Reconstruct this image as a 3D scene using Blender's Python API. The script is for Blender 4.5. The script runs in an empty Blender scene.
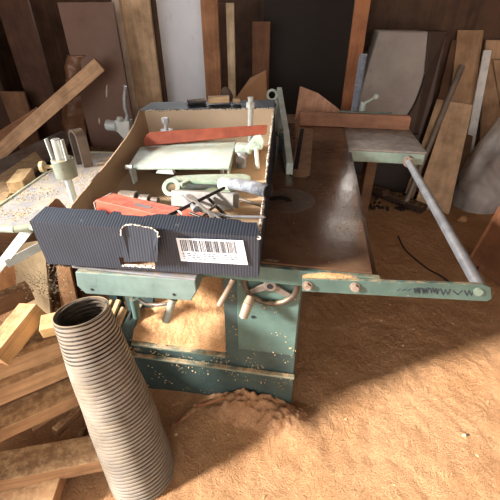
import bpy, bmesh, math, random
from mathutils import Vector, Matrix, noise
random.seed(7)
V = Vector
sc = bpy.context.scene
COL = sc.collection

# ------------------------------------------------------------------ camera
F = 360.0
PITCH = math.radians(33.4)
YAW = math.radians(9.48)
CAM = V((0, 0, 1.25))
FW = V((-math.sin(YAW)*math.cos(PITCH), math.cos(YAW)*math.cos(PITCH), -math.sin(PITCH)))
RT = V((math.cos(YAW), math.sin(YAW), 0))
UP = RT.cross(FW)
cam_d = bpy.data.cameras.new('camera'); cam = bpy.data.objects.new('camera', cam_d); COL.objects.link(cam)
cam_d.sensor_width = 36; cam_d.lens = 36*F/500; cam_d.clip_start = 0.02
M = Matrix((RT, UP, -FW)).transposed().to_4x4(); M.translation = CAM
cam.matrix_world = M
sc.camera = cam

def ray(x, y): return FW + RT*((x-250)/F) - UP*((y-250)/F)
def Z(x, y, z):
    d = ray(x, y); return CAM + d*((z-CAM.z)/d.z)
def Y(x, y, yy):
    d = ray(x, y); return CAM + d*(yy/d.y)
def D(x, y, zc): return CAM + ray(x, y)*zc

# ------------------------------------------------------------------ helpers
def S(r, g, b):
    f = lambda c: (c/255/12.92) if c/255 <= .04045 else ((c/255+.055)/1.055)**2.4
    return (f(r), f(g), f(b), 1)

def obj(name, bm, mat, parent=None, loc=None, smooth=False, bevel=0, mtx=None, solid=0):
    me = bpy.data.meshes.new(name)
    bmesh.ops.recalc_face_normals(bm, faces=bm.faces)
    if parent is not None and loc is None and mtx is None:
        w = parent.location if parent.parent is None else parent.parent.location + parent.location
        bmesh.ops.translate(bm, verts=bm.verts, vec=-w)
    bm.to_mesh(me); bm.free()
    o = bpy.data.objects.new(name, me); COL.objects.link(o)
    me.materials.append(mat)
    if smooth:
        for p in me.polygons: p.use_smooth = True
        try: me.set_sharp_from_angle(angle=math.radians(40))
        except Exception: pass
    if parent is not None: o.parent = parent
    if loc is not None: o.location = loc
    if mtx is not None: o.matrix_world = mtx
    if solid:
        s = o.modifiers.new('solid', 'SOLIDIFY'); s.thickness = solid; s.offset = 0
    if bevel:
        b = o.modifiers.new('bevel', 'BEVEL'); b.width = bevel; b.segments = 2; b.limit_method = 'ANGLE'
    return o
def tag(o, label, cat, group=None, kind=None):
    o['label'] = label; o['category'] = cat
    if group: o['group'] = group
    if kind: o['kind'] = kind
    return o
def thing(name, label, cat, loc, group=None):
    o = bpy.data.objects.new(name, None); COL.objects.link(o); o.location = loc
    o.empty_display_size = .05
    return tag(o, label, cat, group)
def struct(o): o['kind'] = 'structure'; return o

def B(): return bmesh.new()
def box(bm, c, s, rot=None):
    m = Matrix.Translation(V(c)) @ (rot.to_4x4() if rot is not None else Matrix.Identity(4)) @ Matrix.Diagonal((s[0], s[1], s[2], 1))
    bmesh.ops.create_cube(bm, size=1, matrix=m); return bm
def bx(bm, x0, x1, y0, y1, z0, z1):
    return box(bm, ((x0+x1)/2, (y0+y1)/2, (z0+z1)/2), (abs(x1-x0), abs(y1-y0), abs(z1-z0)))
def cyl(bm, p0, p1, r0, r1=None, seg=20, caps=True):
    p0, p1 = V(p0), V(p1); r1 = r0 if r1 is None else r1
    d = p1-p0
    m = Matrix.Translation((p0+p1)/2) @ d.to_track_quat('Z', 'Y').to_matrix().to_4x4()
    bmesh.ops.create_cone(bm, cap_ends=caps, segments=seg, radius1=r0, radius2=r1, depth=d.length, matrix=m); return bm
def prism(bm, pts, vec):
    vec = V(vec)
    a = [bm.verts.new(V(p)) for p in pts]; b = [bm.verts.new(V(p)+vec) for p in pts]
    bm.faces.new(a); bm.faces.new(b[::-1]); n = len(a)
    for i in range(n): bm.faces.new((a[i], b[i], b[(i+1) % n], a[(i+1) % n]))
    return bm
def tube(bm, pts, r, seg=12, closed=False, caps=True):
    pts = [V(p) for p in pts]; n = len(pts); rings = []
    ref = None
    for i, p in enumerate(pts):
        if closed: t = pts[(i+1) % n]-pts[i-1]
        else: t = pts[min(i+1, n-1)]-pts[max(i-1, 0)]
        t.normalize()
        if ref is None:
            ref = t.orthogonal().normalized()
        ref = (ref - t*ref.dot(t)).normalized(); bi = t.cross(ref)
        rr = r[i] if isinstance(r, (list, tuple)) else r
        rings.append([bm.verts.new(p + (ref*math.cos(2*math.pi*k/seg)+bi*math.sin(2*math.pi*k/seg))*rr) for k in range(seg)])
    m = n if closed else n-1
    for i in range(m):
        a, b = rings[i], rings[(i+1) % n]
        for k in range(seg): bm.faces.new((a[k], a[(k+1) % seg], b[(k+1) % seg], b[k]))
    if caps and not closed: bm.faces.new(rings[0][::-1]); bm.faces.new(rings[-1])
    return bm
def torus(bm, c, nrm, R, r, seg=48, rs=10, a0=0, a1=2*math.pi, sx=1):
    nrm = V(nrm).normalized(); u = nrm.orthogonal().normalized(); w = nrm.cross(u)
    cl = abs(a1-a0-2*math.pi) < 1e-6; n = seg if cl else seg+1
    pts = [V(c)+u*R*math.cos(a0+(a1-a0)*i/seg)+w*R*math.sin(a0+(a1-a0)*i/seg) for i in range(n)]
    return tube(bm, pts, r, rs, cl)
def circle(c, u, w, r, n=24, a0=0, a1=2*math.pi):
    return [V(c)+V(u)*r*math.cos(a0+(a1-a0)*i/n)+V(w)*r*math.sin(a0+(a1-a0)*i/n) for i in range(n)]
def annulus(bm, c, u, w, ro, ri, vec, n=28):
    vec = V(vec); L = []
    for rr, off in ((ro, 0), (ri, 0), (ri, 1), (ro, 1)):
        L.append([bm.verts.new(p+vec*off) for p in circle(c, u, w, rr, n)])
    for i in range(n):
        j = (i+1) % n
        for a in range(4):
            b = (a+1) % 4
            bm.faces.new((L[a][i], L[a][j], L[b][j], L[b][i]))
    return bm
def grid(bm, fn, nu, nv):
    vs = [[bm.verts.new(fn(i/nu, j/nv)) for j in range(nv+1)] for i in range(nu+1)]
    for i in range(nu):
        for j in range(nv): bm.faces.new((vs[i][j], vs[i+1][j], vs[i+1][j+1], vs[i][j+1]))
    return bm
def nz(p, s=1.0, seed=0): return noise.noise(V((p[0]*s+seed*7.3, p[1]*s-seed*3.1, (p[2] if len(p) > 2 else 0)*s+seed)))
XA, YA, ZA = V((1, 0, 0)), V((0, 1, 0)), V((0, 0, 1))

# ------------------------------------------------------------------ materials
def newmat(name):
    m = bpy.data.materials.new(name); m.use_nodes = True
    nt = m.node_tree; bs = nt.nodes['Principled BSDF']
    return m, nt, bs, nt.nodes.new, nt.links.new
def ramp(nt, fac, stops):
    r = nt.nodes.new('ShaderNodeValToRGB'); nt.links.new(fac, r.inputs[0])
    e = r.color_ramp.elements
    while len(e) < len(stops): e.new(.5)
    for i, (p, c) in enumerate(stops): e[i].position = p; e[i].color = c
    return r.outputs[0]
def mix(nt, fac, a, b, mode='MIX'):
    m = nt.nodes.new('ShaderNodeMix'); m.data_type = 'RGBA'; m.blend_type = mode
    for s, v in ((m.inputs[0], fac), (m.inputs[6], a), (m.inputs[7], b)):
        if hasattr(v, 'links'): nt.links.new(v, s)
        else: s.default_value = v
    return m.outputs[2]
def math_(nt, op, a, b=None):
    m = nt.nodes.new('ShaderNodeMath'); m.operation = op
    for s, v in ((m.inputs[0], a), (m.inputs[1], b)):
        if v is None: continue
        if hasattr(v, 'links'): nt.links.new(v, s)
        else: s.default_value = v
    return m.outputs[0]
def ntex(nt, scale, vec=None, detail=6, rough=.6, dist=0):
    n = nt.nodes.new('ShaderNodeTexNoise'); n.inputs['Scale'].default_value = scale
    n.inputs['Detail'].default_value = detail; n.inputs['Roughness'].default_value = rough; n.inputs['Distortion'].default_value = dist
    if vec is None:
        tc = nt.nodes.new('ShaderNodeTexCoord'); vec = tc.outputs['Object']
    nt.links.new(vec, n.inputs['Vector']); return n.outputs['Fac']
def bump(nt, bs, h, strength=.3, dist=.01):
    b = nt.nodes.new('ShaderNodeBump'); b.inputs['Strength'].default_value = strength; b.inputs['Distance'].default_value = dist
    nt.links.new(h, b.inputs['Height']); nt.links.new(b.outputs[0], bs.inputs['Normal'])
DUST = S(214, 178, 130)
def upfac(nt, lo=.45, hi=.9):
    g = nt.nodes.new('ShaderNodeNewGeometry'); s = nt.nodes.new('ShaderNodeSeparateXYZ'); nt.links.new(g.outputs['True Normal'], s.inputs[0])
    mr = nt.nodes.new('ShaderNodeMapRange'); mr.inputs[1].default_value = lo; mr.inputs[2].default_value = hi
    nt.links.new(s.outputs[2], mr.inputs[0]); return mr.outputs[0]
def painted(name, c, c2=None, rough=.5, metal=0, wear=.35, wearcol=(.08, .05, .03, 1), dust=.5, dustcol=DUST, speck=.0, scale=12, bmp=.14):
    """paint or bare metal with patchy tone, worn spots and sawdust lying on faces that look up"""
    m, nt, bs, N, L = newmat(name)
    c2 = c2 or tuple(x*.72 for x in c[:3])+(1,)
    col = mix(nt, ramp(nt, ntex(nt, scale), [(.35, (0, 0, 0, 1)), (.65, (1, 1, 1, 1))]), c, c2)
    w = ramp(nt, ntex(nt, scale*4, detail=8), [(.62, (0, 0, 0, 1)), (.70, (1, 1, 1, 1))])
    col = mix(nt, math_(nt, 'MULTIPLY', w, wear), col, wearcol)
    if dust:
        d = ramp(nt, ntex(nt, scale*2.2, detail=8, rough=.7), [(.42, (0, 0, 0, 1)), (.62, (1, 1, 1, 1))])
        d = math_(nt, 'MULTIPLY', math_(nt, 'MULTIPLY', d, upfac(nt)), dust)
        col = mix(nt, d, col, dustcol)
    if speck:
        d = ramp(nt, ntex(nt, 160, detail=3, rough=.7), [(.66, (0, 0, 0, 1)), (.70, (1, 1, 1, 1))])
        col = mix(nt, math_(nt, 'MULTIPLY', d, speck), col, dustcol)
    L(col, bs.inputs['Base Color']); bs.inputs['Metallic'].default_value = metal
    rr = nt.nodes.new('ShaderNodeMapRange'); rr.inputs[3].default_value = max(.05, rough-.12); rr.inputs[4].default_value = min(1, rough+.2)
    L(ntex(nt, scale*3), rr.inputs[0]); L(rr.outputs[0], bs.inputs['Roughness'])
    if bmp: bump(nt, bs, ntex(nt, scale*9, detail=4), bmp, .004)
    return m
_w = {}
def wood(c, d=(1, 0, 0), contrast=.65, rough=.75, scale=60, dust=.25, key=''):
    """board wood whose grain runs along d in the object's own space"""
    d = V(d).normalized(); k = (tuple(round(x, 3) for x in c), tuple(round(x, 2) for x in d), contrast, dust, key)
    if k in _w: return _w[k]
    m, nt, bs, N, L = newmat('wood')
    tc = N('ShaderNodeTexCoord')
    dot = N('ShaderNodeVectorMath'); dot.operation = 'DOT_PRODUCT'; L(tc.outputs['Object'], dot.inputs[0]); dot.inputs[1].default_value = d
    scl = N('ShaderNodeVectorMath'); scl.operation = 'SCALE'; scl.inputs[0].default_value = d*.94; L(dot.outputs['Value'], scl.inputs['Scale'])
    sub = N('ShaderNodeVectorMath'); sub.operation = 'SUBTRACT'; L(tc.outputs['Object'], sub.inputs[0]); L(scl.outputs[0], sub.inputs[1])
    oi = N('ShaderNodeObjectInfo'); add = N('ShaderNodeVectorMath'); add.operation = 'ADD'
    sc_ = N('ShaderNodeVectorMath'); sc_.operation = 'SCALE'; sc_.inputs[0].default_value = (3, 5, 7); L(oi.outputs['Random'], sc_.inputs['Scale'])
    L(sub.outputs[0], add.inputs[0]); L(sc_.outputs[0], add.inputs[1])
    g = ntex(nt, scale, add.outputs[0], detail=5, rough=.6, dist=.8)
    dk = tuple(x*contrast for x in c[:3])+(1,)
    col = ramp(nt, g, [(.3, dk), (.55, c), (.75, tuple(min(1, x*1.12) for x in c[:3])+(1,))])
    st = ramp(nt, ntex(nt, 7, detail=5), [(.35, (.62, .58, .55, 1)), (.6, (1, 1, 1, 1))])
    col = mix(nt, 1.0, col, st, 'MULTIPLY')
    if dust:
        dd = ramp(nt, ntex(nt, 35, detail=8, rough=.75), [(.45, (0, 0, 0, 1)), (.6, (1, 1, 1, 1))])
        col = mix(nt, math_(nt, 'MULTIPLY', math_(nt, 'MULTIPLY', dd, upfac(nt, .2, .8)), dust), col, DUST)
    L(col, bs.inputs['Base Color']); bs.inputs['Roughness'].default_value = rough
    bump(nt, bs, g, .25, .003)
    _w[k] = m; return m
def plain(name, c, rough=.6, metal=0, var=.12, scale=25):
    m, nt, bs, N, L = newmat(name)
    L(mix(nt, ntex(nt, scale), c, tuple(x*(1-2*var) for x in c[:3])+(1,)), bs.inputs['Base Color'])
    bs.inputs['Roughness'].default_value = rough; bs.inputs['Metallic'].default_value = metal
    return m
def sawdust(name, c, c2, s=1.0, bmp=.7):
    m, nt, bs, N, L = newmat(name)
    a = ntex(nt, 3.5*s, detail=8, rough=.7); b = ntex(nt, 220, detail=4, rough=.8); d = ntex(nt, 28*s, detail=8, rough=.75, dist=.5)
    col = ramp(nt, a, [(.3, c2), (.62, c)])
    sp = ramp(nt, b, [(.36, (.62, .57, .5, 1)), (.5, (1, 1, 1, 1)), (.7, (1.18, 1.16, 1.1, 1))])
    col = mix(nt, 1.0, col, sp, 'MULTIPLY')
    L(col, bs.inputs['Base Color']); bs.inputs['Roughness'].default_value = .95
    bs.inputs['Specular IOR Level'].default_value = .15
    h = math_(nt, 'ADD', math_(nt, 'MULTIPLY', d, 1.0), math_(nt, 'MULTIPLY', b, .35))
    bump(nt, bs, h, bmp, .02)
    return m

GREEN = painted('green_paint', S(82, 106, 97), S(66, 88, 82), dust=.55, speck=.35, wear=.3)
GREEN_DK = painted('dark_green_paint', S(62, 80, 76), S(46, 62, 62), dust=.9, speck=.5, wear=.4)
GREEN_PALE = painted('pale_green_paint', S(192, 202, 186), S(168, 182, 168), dust=.35, wear=.55, wearcol=S(96, 104, 90), scale=16)
STEEL = painted('galvanised_steel', S(168, 170, 174), S(132, 133, 138), rough=.36, metal=.3, wear=.6, wearcol=S(96, 70, 50), dust=.2, scale=18)
STEEL_DK = painted('dull_steel', S(124, 116, 108), S(96, 86, 78), rough=.45, metal=.3, wear=.4, dust=.3, scale=20)
CAST = painted('rusty_cast_iron_top', S(108, 78, 58), S(92, 65, 48), rough=.12, metal=.0, wear=.35, wearcol=S(60, 42, 30), dust=.12, dustcol=S(190, 160, 130), speck=.08, scale=5, bmp=.1)
CAST_GREY = painted('grey_iron_with_dust', S(150, 140, 132), S(116, 106, 100), rough=.5, metal=.2, wear=.3, dust=.45, dustcol=S(190, 176, 160), scale=12)
TOP_BLUE = painted('blue_grey_iron', S(168, 168, 172), S(146, 146, 152), rough=.5, metal=0, wear=.1, dust=.4, dustcol=S(222, 200, 146), speck=.8, scale=9)
DARK = plain('black_opening', S(14, 12, 11), .9)
BLACK = plain('black_metal', S(38, 34, 34), .45, .3)
RED = painted('red_paint', S(206, 92, 66), S(184, 74, 52), rough=.5, wear=.25, wearcol=S(120, 50, 38), dust=.3, scale=20)
REDBAR = painted('rust_red_paint', S(164, 84, 60), S(140, 66, 48), rough=.6, wear=.25, dust=.15, scale=18)
WHITEP = plain('off_white_paint', S(214, 208, 196), .6)
HANDLE = plain('worn_handle', S(152, 130, 108), .5, 0, .2)
SAW1 = sawdust('sawdust_floor', S(218, 168, 124), S(194, 142, 98), bmp=1.0)
SAW2 = sawdust('sawdust_heap', S(218, 172, 126), S(184, 134, 90), 3)
CHIPS = plain('sawdust_chips', S(226, 196, 148), .9)

def cardboard_printed():
    m, nt, bs, N, L = newmat('black_printed_corrugated_card')
    tc = N('ShaderNodeTexCoord'); s = N('ShaderNodeSeparateXYZ'); L(tc.outputs['Object'], s.inputs[0])
    w = math_(nt, 'SINE', math_(nt, 'MULTIPLY', s.outputs[0], 900))
    w2 = math_(nt, 'MULTIPLY', math_(nt, 'ADD', w, 1), .5)
    base = mix(nt, ntex(nt, 14, detail=8, rough=.7), S(27, 30, 38), S(47, 52, 63))
    col = mix(nt, math_(nt, 'MULTIPLY', w2, .25), base, S(78, 85, 96))
    sc1 = ramp(nt, ntex(nt, 55, detail=8, rough=.8), [(.63, (0, 0, 0, 1)), (.69, (1, 1, 1, 1))])
    col = mix(nt, math_(nt, 'MULTIPLY', sc1, .5), col, S(160, 150, 140))
    L(col, bs.inputs['Base Color']); bs.inputs['Roughness'].default_value = .55
    bump(nt, bs, w2, .35, .002); return m
BOLTM = painted('rusty_bolt', S(160, 146, 134), S(126, 104, 86), rough=.5, metal=.2, dust=.3, scale=60)
CARD_BK = cardboard_printed()
def card(name, c):
    m, nt, bs, N, L = newmat(name)
    tc = N('ShaderNodeTexCoord'); s = N('ShaderNodeSeparateXYZ'); L(tc.outputs['Object'], s.inputs[0])
    w = math_(nt, 'SINE', math_(nt, 'MULTIPLY', math_(nt, 'ADD', s.outputs[0], math_(nt, 'MULTIPLY', s.outputs[1], .8)), 500))
    col = mix(nt, ntex(nt, 9, detail=6), c, tuple(x*.8 for x in c[:3])+(1,))
    L(col, bs.inputs['Base Color']); bs.inputs['Roughness'].default_value = .85
    bump(nt, bs, w, .12, .002); return m
CARD = card('brown_card', S(184, 154, 122))
CARD_IN = card('cream_card', S(222, 200, 172))
def edge_card():
    m, nt, bs, N, L = newmat('torn_card_edge')
    n = ntex(nt, 170, detail=3)
    L(ramp(nt, n, [(.42, S(90, 66, 48)), (.56, S(232, 222, 206))]), bs.inputs['Base Color'])
    bs.inputs['Roughness'].default_value = .9; return m
CARD_EDGE = edge_card()
def plastic():
    m, nt, bs, N, L = newmat('clear_plastic_film')
    bs.inputs['Base Color'].default_value = S(214, 210, 206); bs.inputs['Roughness'].default_value = .22
    bs.inputs['Base Color'].default_value = S(232, 230, 228); tr = N('ShaderNodeBsdfTransparent'); tr.inputs[0].default_value = (.92, .91, .9, 1)
    mx = N('ShaderNodeMixShader')
    f = ramp(nt, ntex(nt, 3, detail=3, dist=.4), [(.35, (.3, .3, .3, 1)), (.7, (.9, .9, .9, 1))])
    L(f, mx.inputs[0]); L(tr.outputs[0], mx.inputs[1]); L(bs.outputs[0], mx.inputs[2])
    L(mx.outputs[0], nt.nodes['Material Output'].inputs[0])
    bump(nt, bs, ntex(nt, 9, detail=4, dist=.6), .8, .03); return m

# ------------------------------------------------------------------ room
def wallmat(name, c, scale=6):
    return wood(c, (0, 0, 1), .6, .8, 18, dust=0, key=name)
WALLM = wallmat('wall', S(92, 66, 48))
def floor_h(x, y):
    h = .03 + .014*nz((x, y), 2.2, 1) + .006*nz((x, y), 7, 2) + .004*nz((x, y), 22, 3)
    h += .003*nz((x, y), 60, 5)
    # trodden ridges in the open sawdust
    r = math.sin((x*.8+y*.6)*150+4*nz((x, y), 5, 9)); k = max(0, nz((x, y), 5, 11))
    h += .006*r*k
    h += .03*math.exp(-((x+.12)**2/.02+(y-.76)**2/.004)) * (1+.4*nz((x, y), 25, 4))
    h += .03*math.exp(-((x-.02)**2/.01+(y-.74)**2/.004))
    return h
bm = B()
def ff(u, v):
    # denser near the machine
    x = -2.9+5.6*u; y = -1.6+4.8*(v**1.0); return V((x, y, floor_h(x, y)))
grid(bm, ff, 420, 360)
struct(obj('floor', bm, SAW1, smooth=True))
def refl(px, py):   # where the mirror image seen in the iron top lies on the back wall
    q = Z(px, py, .70); k = 3.2/q.y; return (q.x*k, .70+(k-1)*(CAM.z-.70))
w2, w3 = refl(336, 186), refl(340, 227)
WINS = [(-1.75, -.65, 1.5, 2.15), (w2[0]-.11, w2[0]+.15, w2[1]-.09, w2[1]+.09), (w3[0]-.12, w3[0]+.16, w3[1]-.06, w3[1]+.06)]
xs = sorted({-3.0, 2.8, *[a for w_ in WINS for a in w_[:2]]}); zs = sorted({-.1, 2.6, *[a for w_ in WINS for a in w_[2:]]})
bm = B()
for i in range(len(xs)-1):
    for j in range(len(zs)-1):
        mx_, mz_ = (xs[i]+xs[i+1])/2, (zs[j]+zs[j+1])/2
        if any(w_[0] < mx_ < w_[1] and w_[2] < mz_ < w_[3] for w_ in WINS): continue
        bx(bm, xs[i], xs[i+1], 3.2, 3.3, zs[j], zs[j+1])
bmesh.ops.remove_doubles(bm, verts=bm.verts, dist=1e-5)
struct(obj('wall_back', bm, WALLM))
for i, w_ in enumerate(WINS):
    bm = B()
    for (a, b, c, d) in ((w_[0]-.03, w_[1]+.03, w_[3], w_[3]+.04), (w_[0]-.03, w_[1]+.03, w_[2]-.04, w_[2]), (w_[0]-.03, w_[0], w_[2], w_[3]), (w_[1], w_[1]+.03, w_[2], w_[3])):
        bx(bm, a, b, 3.17, 3.199, c, d)
    struct(obj('window_%d' % (i+1), bm, wood(S(150, 120, 92), XA, .7)))
    ld = bpy.data.lights.new('window_daylight', 'AREA'); ld.shape = 'RECTANGLE'; ld.size = w_[1]-w_[0]; ld.size_y = w_[3]-w_[2]
    ld.energy = (15, 1.6, 1.1)[i]; ld.color = ((.93, .96, 1.0), (1, .9, .8), (1, .9, .8))[i]
    lo = bpy.data.objects.new('window_daylight', ld); COL.objects.link(lo); lo.location = ((w_[0]+w_[1])/2, 3.25, (w_[2]+w_[3])/2)
    lo.rotation_euler = V((0, -1, 0)).to_track_quat('-Z', 'Y').to_euler()
bm = B(); bx(bm, 2.7, 2.8, -1.6, 3.2, -.1, 2.6); struct(obj('wall_right', bm, WALLM))
bm = B(); DY = .28
bx(bm, -3.0, -2.9, DY, 3.2, -.1, 2.6); bx(bm, -3.0, -2.9, -1.6, DY, 2.22, 2.6); struct(obj('wall_left', bm, WALLM))
bm = B(); bx(bm, -3.0, 2.8, -1.6, 3.3, 2.6, 2.68); struct(obj('ceiling', bm, WALLM))

# ------------------------------------------------------------------ table saw
saw = thing('table_saw', 'green table saw with a rust-brown iron top standing in sawdust', 'table saw', (-.1, 1.2, .02))
# top : iron plate with a slot
ins0, ins1 = Z(297, 181, .7), Z(312, 181, .7)
IX0, IX1, IY0, IY1 = -.068, .012, 1.375, 2.12
bm = B(); bx(bm, -.36, IX0, .772, 2.22, .662, .70); bx(bm, IX1, .185, .772, 2.22, .662, .70)
bx(bm, IX0, IX1, .772, IY0, .662, .70); bx(bm, IX0, IX1, IY1, 2.22, .662, .70)
bmesh.ops.remove_doubles(bm, verts=bm.verts, dist=1e-5)
obj('tabletop', bm, CAST, saw)
bm = B(); prism(bm, [(IX0, IY1, .694), (IX0, IY0, .694)][::-1]+[(IX1, IY0, .694), (IX1, IY1, .694)][::1], (0, 0, -.01))
INSM = painted('worn_insert_plate', S(140, 102, 76), S(122, 88, 64), rough=.4, metal=.0, dust=.3, scale=8)
bm.free(); bm = B()
rr = (IX1-IX0)/2-.001; cx = (IX0+IX1)/2
pts = [V((cx+rr*math.cos(a), IY0+rr+.002+rr*math.sin(a), .695)) for a in [math.pi+math.pi*i/12 for i in range(13)]]+[V((IX1-.001, IY1-.001, .695)), V((IX0+.001, IY1-.001, .695))]
prism(bm, pts, (0, 0, .0065)); ip = obj('insert_plate', bm, INSM, saw)
bm = B(); bx(bm, -.060, -.040, 1.46, 2.10, .690, .7022); obj('blade_slot', bm, DARK, ip, loc=(0, 0, 0)).location = -saw.location
# round arbor cover with hand hole
cc = Z(287, 200, .7); bm = B(); prism(bm, circle((cc.x, cc.y, .7002), XA, YA, .098, 40), (0, 0, .0012))
obj('round_cover', bm, painted('dark_cover', S(84, 58, 42), rough=.36, metal=0, dust=.15, scale=9), saw, bevel=.0008)
c2 = Z(280.5, 199, .701); bm = B()
o_ = [V((c2.x+.042*math.cos(a), c2.y+.040*math.sin(a)-.016, .7016)) for a in [math.pi*i/14 for i in range(15)]]
i_ = [V((c2.x+.019*math.cos(a), c2.y+.012*math.sin(a)-.018, .7016)) for a in [math.pi*i/14 for i in range(15)]]
prism(bm, o_+i_[::-1], (0, 0, .0008)); obj('hand_hole', bm, DARK, saw)
# lip below the right edge and front rail
bm = B(); bx(bm, .187, .2, .78, 1.76, .672, .69); obj('side_rail', bm, CAST, saw)
bm = B(); bx(bm, -.3, .205, .755, .771, .645, .695); obj('front_rail', bm, GREEN, saw, bevel=.002)
# long front bar
barp = [Y(302, 279, .742), Y(484, 285, .742), Y(491, 288, .742), Y(492, 299, .742), Y(487, 301.5, .742), Y(302, 291.5, .742)]
bm = B(); prism(bm, barp, (0, .010, 0))
bar = obj('front_bar', bm, GREEN, saw, bevel=.0015)
def bolt(px, py, y, parent, r=.0115, name='bolt', mat=None):
    mat = mat or BOLTM; p = Y(px, py, y); bm = B(); cyl(bm, p+V((0, .004, 0)), p+V((0, -.002, 0)), r*1.15, seg=20); cyl(bm, p, p+V((0, -.010, 0)), r, r*.9, 6)
    o = obj(name, bm, mat, None, bevel=.0008); 
    o.parent = parent; o.location = -(saw.location) if parent is bar or parent is saw else o.location
    return o
for a in ((307.5, 285.5), (355, 287)): bolt(a[0], a[1], .740, bar)
p = Y(478, 291.5, .741); bm = B(); cyl(bm, p+V((0, .002, 0)), p+V((0, -.005, 0)), .0115, .010, 24)
obj('rivet', bm, painted('rivet_green', S(130, 150, 136)), None).parent = bar; bpy.data.objects['rivet'].location = -saw.location
# scribbled marks on the bar
bm = B()
random.seed(3)
x = 414
while x < 472:
    w = random.uniform(5, 10); n = random.randint(1, 3); pts = []
    for k in range(n*2+1):
        pts.append(Y(x+w*k/(n*2), (290.2+(x-414)*.055) + (3.0 if k % 2 else -3.0)*random.uniform(.5, 1.1), .7412))
    tube(bm, pts, .0014, 5); x += w+random.uniform(.5, 3)
for x0 in (397, 402, 407):
    tube(bm, [Y(x0, 291, .7412), Y(x0+4, 289, .7412)], .0006, 5)
mk = obj('marker_scribble', bm, plain('marker_ink', S(48, 46, 66), .6), None); mk.parent = bar; mk.location = -saw.location
# support rod
R0, R1 = V((.449, .754, .680)), V((.466, 1.78, .664))
rod = B(); cyl(rod, R0, R1, .0155, seg=24); rodo = obj('extension_rod', rod, STEEL, saw, smooth=True)
bm = B(); cyl(bm, R1-V((0, .05, 0)), R1-V((0, .02, 0)), .024, .026, 24); obj('rod_collar', bm, BOLTM, saw, bevel=.002)
# rear extension table
bm = B(); bx(bm, .187, .548, 1.785, 2.22, .69, .70); obj('extension_top', bm, CAST_GREY, saw, bevel=.002)
bm = B(); bx(bm, .187, .546, 1.787, 2.21, .635, .6895); obj('extension_apron', bm, painted('mid_green_paint', S(140, 156, 144), S(118, 136, 124), dust=.4, speck=.2), saw, bevel=.006)
# body
BX0, BX1, BYF = -.215, .016, .80
bm = B(); bx(bm, BX0, BX1, BYF, 1.65, .29, .662); bx(bm, -.55, BX0, 1.0, 1.65, .29, .60); obj('cabinet', bm, GREEN_DK, saw, bevel=.003)
bm = B(); bx(bm, -.172, .012, BYF-.006, BYF-.001, .325, .645); obj('access_panel', bm, GREEN, saw, bevel=.002)
bm = B(); bx(bm, -.56, .018, BYF-.005, 1.66, .0, .225); bx(bm, -.555, .016, BYF, 1.65, .225, .295); obj('plinth', bm, GREEN_DK, saw, bevel=.003)
LEDGE = painted('dusty_ledge', S(120, 130, 112), dust=1.0, speck=.6, scale=10, dustcol=S(224, 184, 140))
bm = B(); bx(bm, -.562, .02, BYF-.022, BYF-.004, .2262, .234); obj('ledge', bm, LEDGE, saw, bevel=.002)
bm = B(); bx(bm, -.55, BX0, BYF-.018, BYF+.0, .283, .292); obj('ledge', bm, LEDGE, saw, bevel=.002)
bm = B(); prism(bm, [(-.55, BYF, .296), (-.55, 1.0, .55), (-.55, 1.0, .296)], (.334, 0, 0)); obj('sloping_cover', bm, GREEN_DK, saw)
bm = B(); prism(bm, [Y(116, 338, .82), Y(130, 312, .82), Y(138, 312, .82), Y(132, 342, .82)], (0, .12, 0)); obj('side_flange', bm, GREEN_DK, saw, bevel=.002)
p = Y(253, 317, BYF-.008); bm = B(); cyl(bm, p, p+V((0, -.001, 0)), .0055); obj('screw_hole', bm, DARK, saw)
# hand wheel
HC = Y(270, 285.5, .772)
wh = B(); torus(wh, HC+V((0, .012, -.002)), YA, .074, .008, 56, 12)
wo = obj('handwheel', wh, painted('worn_wheel_rim', S(96, 86, 74), S(70, 58, 46), rough=.4, metal=.4, dust=.7, scale=25), saw, smooth=True)
def sub(name, bm, mat, par, **k):
    o = obj(name, bm, mat, None, **k); o.parent = par; o.location = -saw.location; return o
bm = B(); cyl(bm, HC+V((0, .018, 0)), HC+V((0, -.004, 0)), .02, .018, 24); cyl(bm, HC+V((0, .024, 0)), HC+V((0, .016, 0)), .011)
sub('hub', bm, STEEL_DK, wo, bevel=.002)
bm = B(); cyl(bm, HC+V((0, -.003, 0)), HC+V((0, -.0055, 0)), .0085); sub('hub_bore', bm, DARK, wo)
for ang in (-35, 215, 90):
    a = math.radians(ang); bm = B()
    d = V((math.cos(a), 0, math.sin(a))); e = HC+d*.072+V((0, .010, 0))
    t = V((-d.z, 0, d.x))
    prism(bm, [HC+d*.012+t*.011, e+t*.008, e-t*.008, HC+d*.012-t*.011], (0, .007, 0)); sub('spoke', bm, STEEL_DK, wo, bevel=.0015)
hp0, hp1 = Y(251, 296, .762), Y(243, 318, .72)
bm = B(); cyl(bm, hp0, hp0.lerp(hp1, .35), .010, .0145, 20); cyl(bm, hp0.lerp(hp1, .35), hp1, .0145, .0125, 20); sub('crank_handle', bm, HANDLE, wo, bevel=.002)
bm = B(); dd = (hp1-hp0).normalized(); cyl(bm, hp1-dd*.001, hp1+dd*.0015, .007, seg=16); sub('handle_cap', bm, STEEL, wo)
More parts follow.
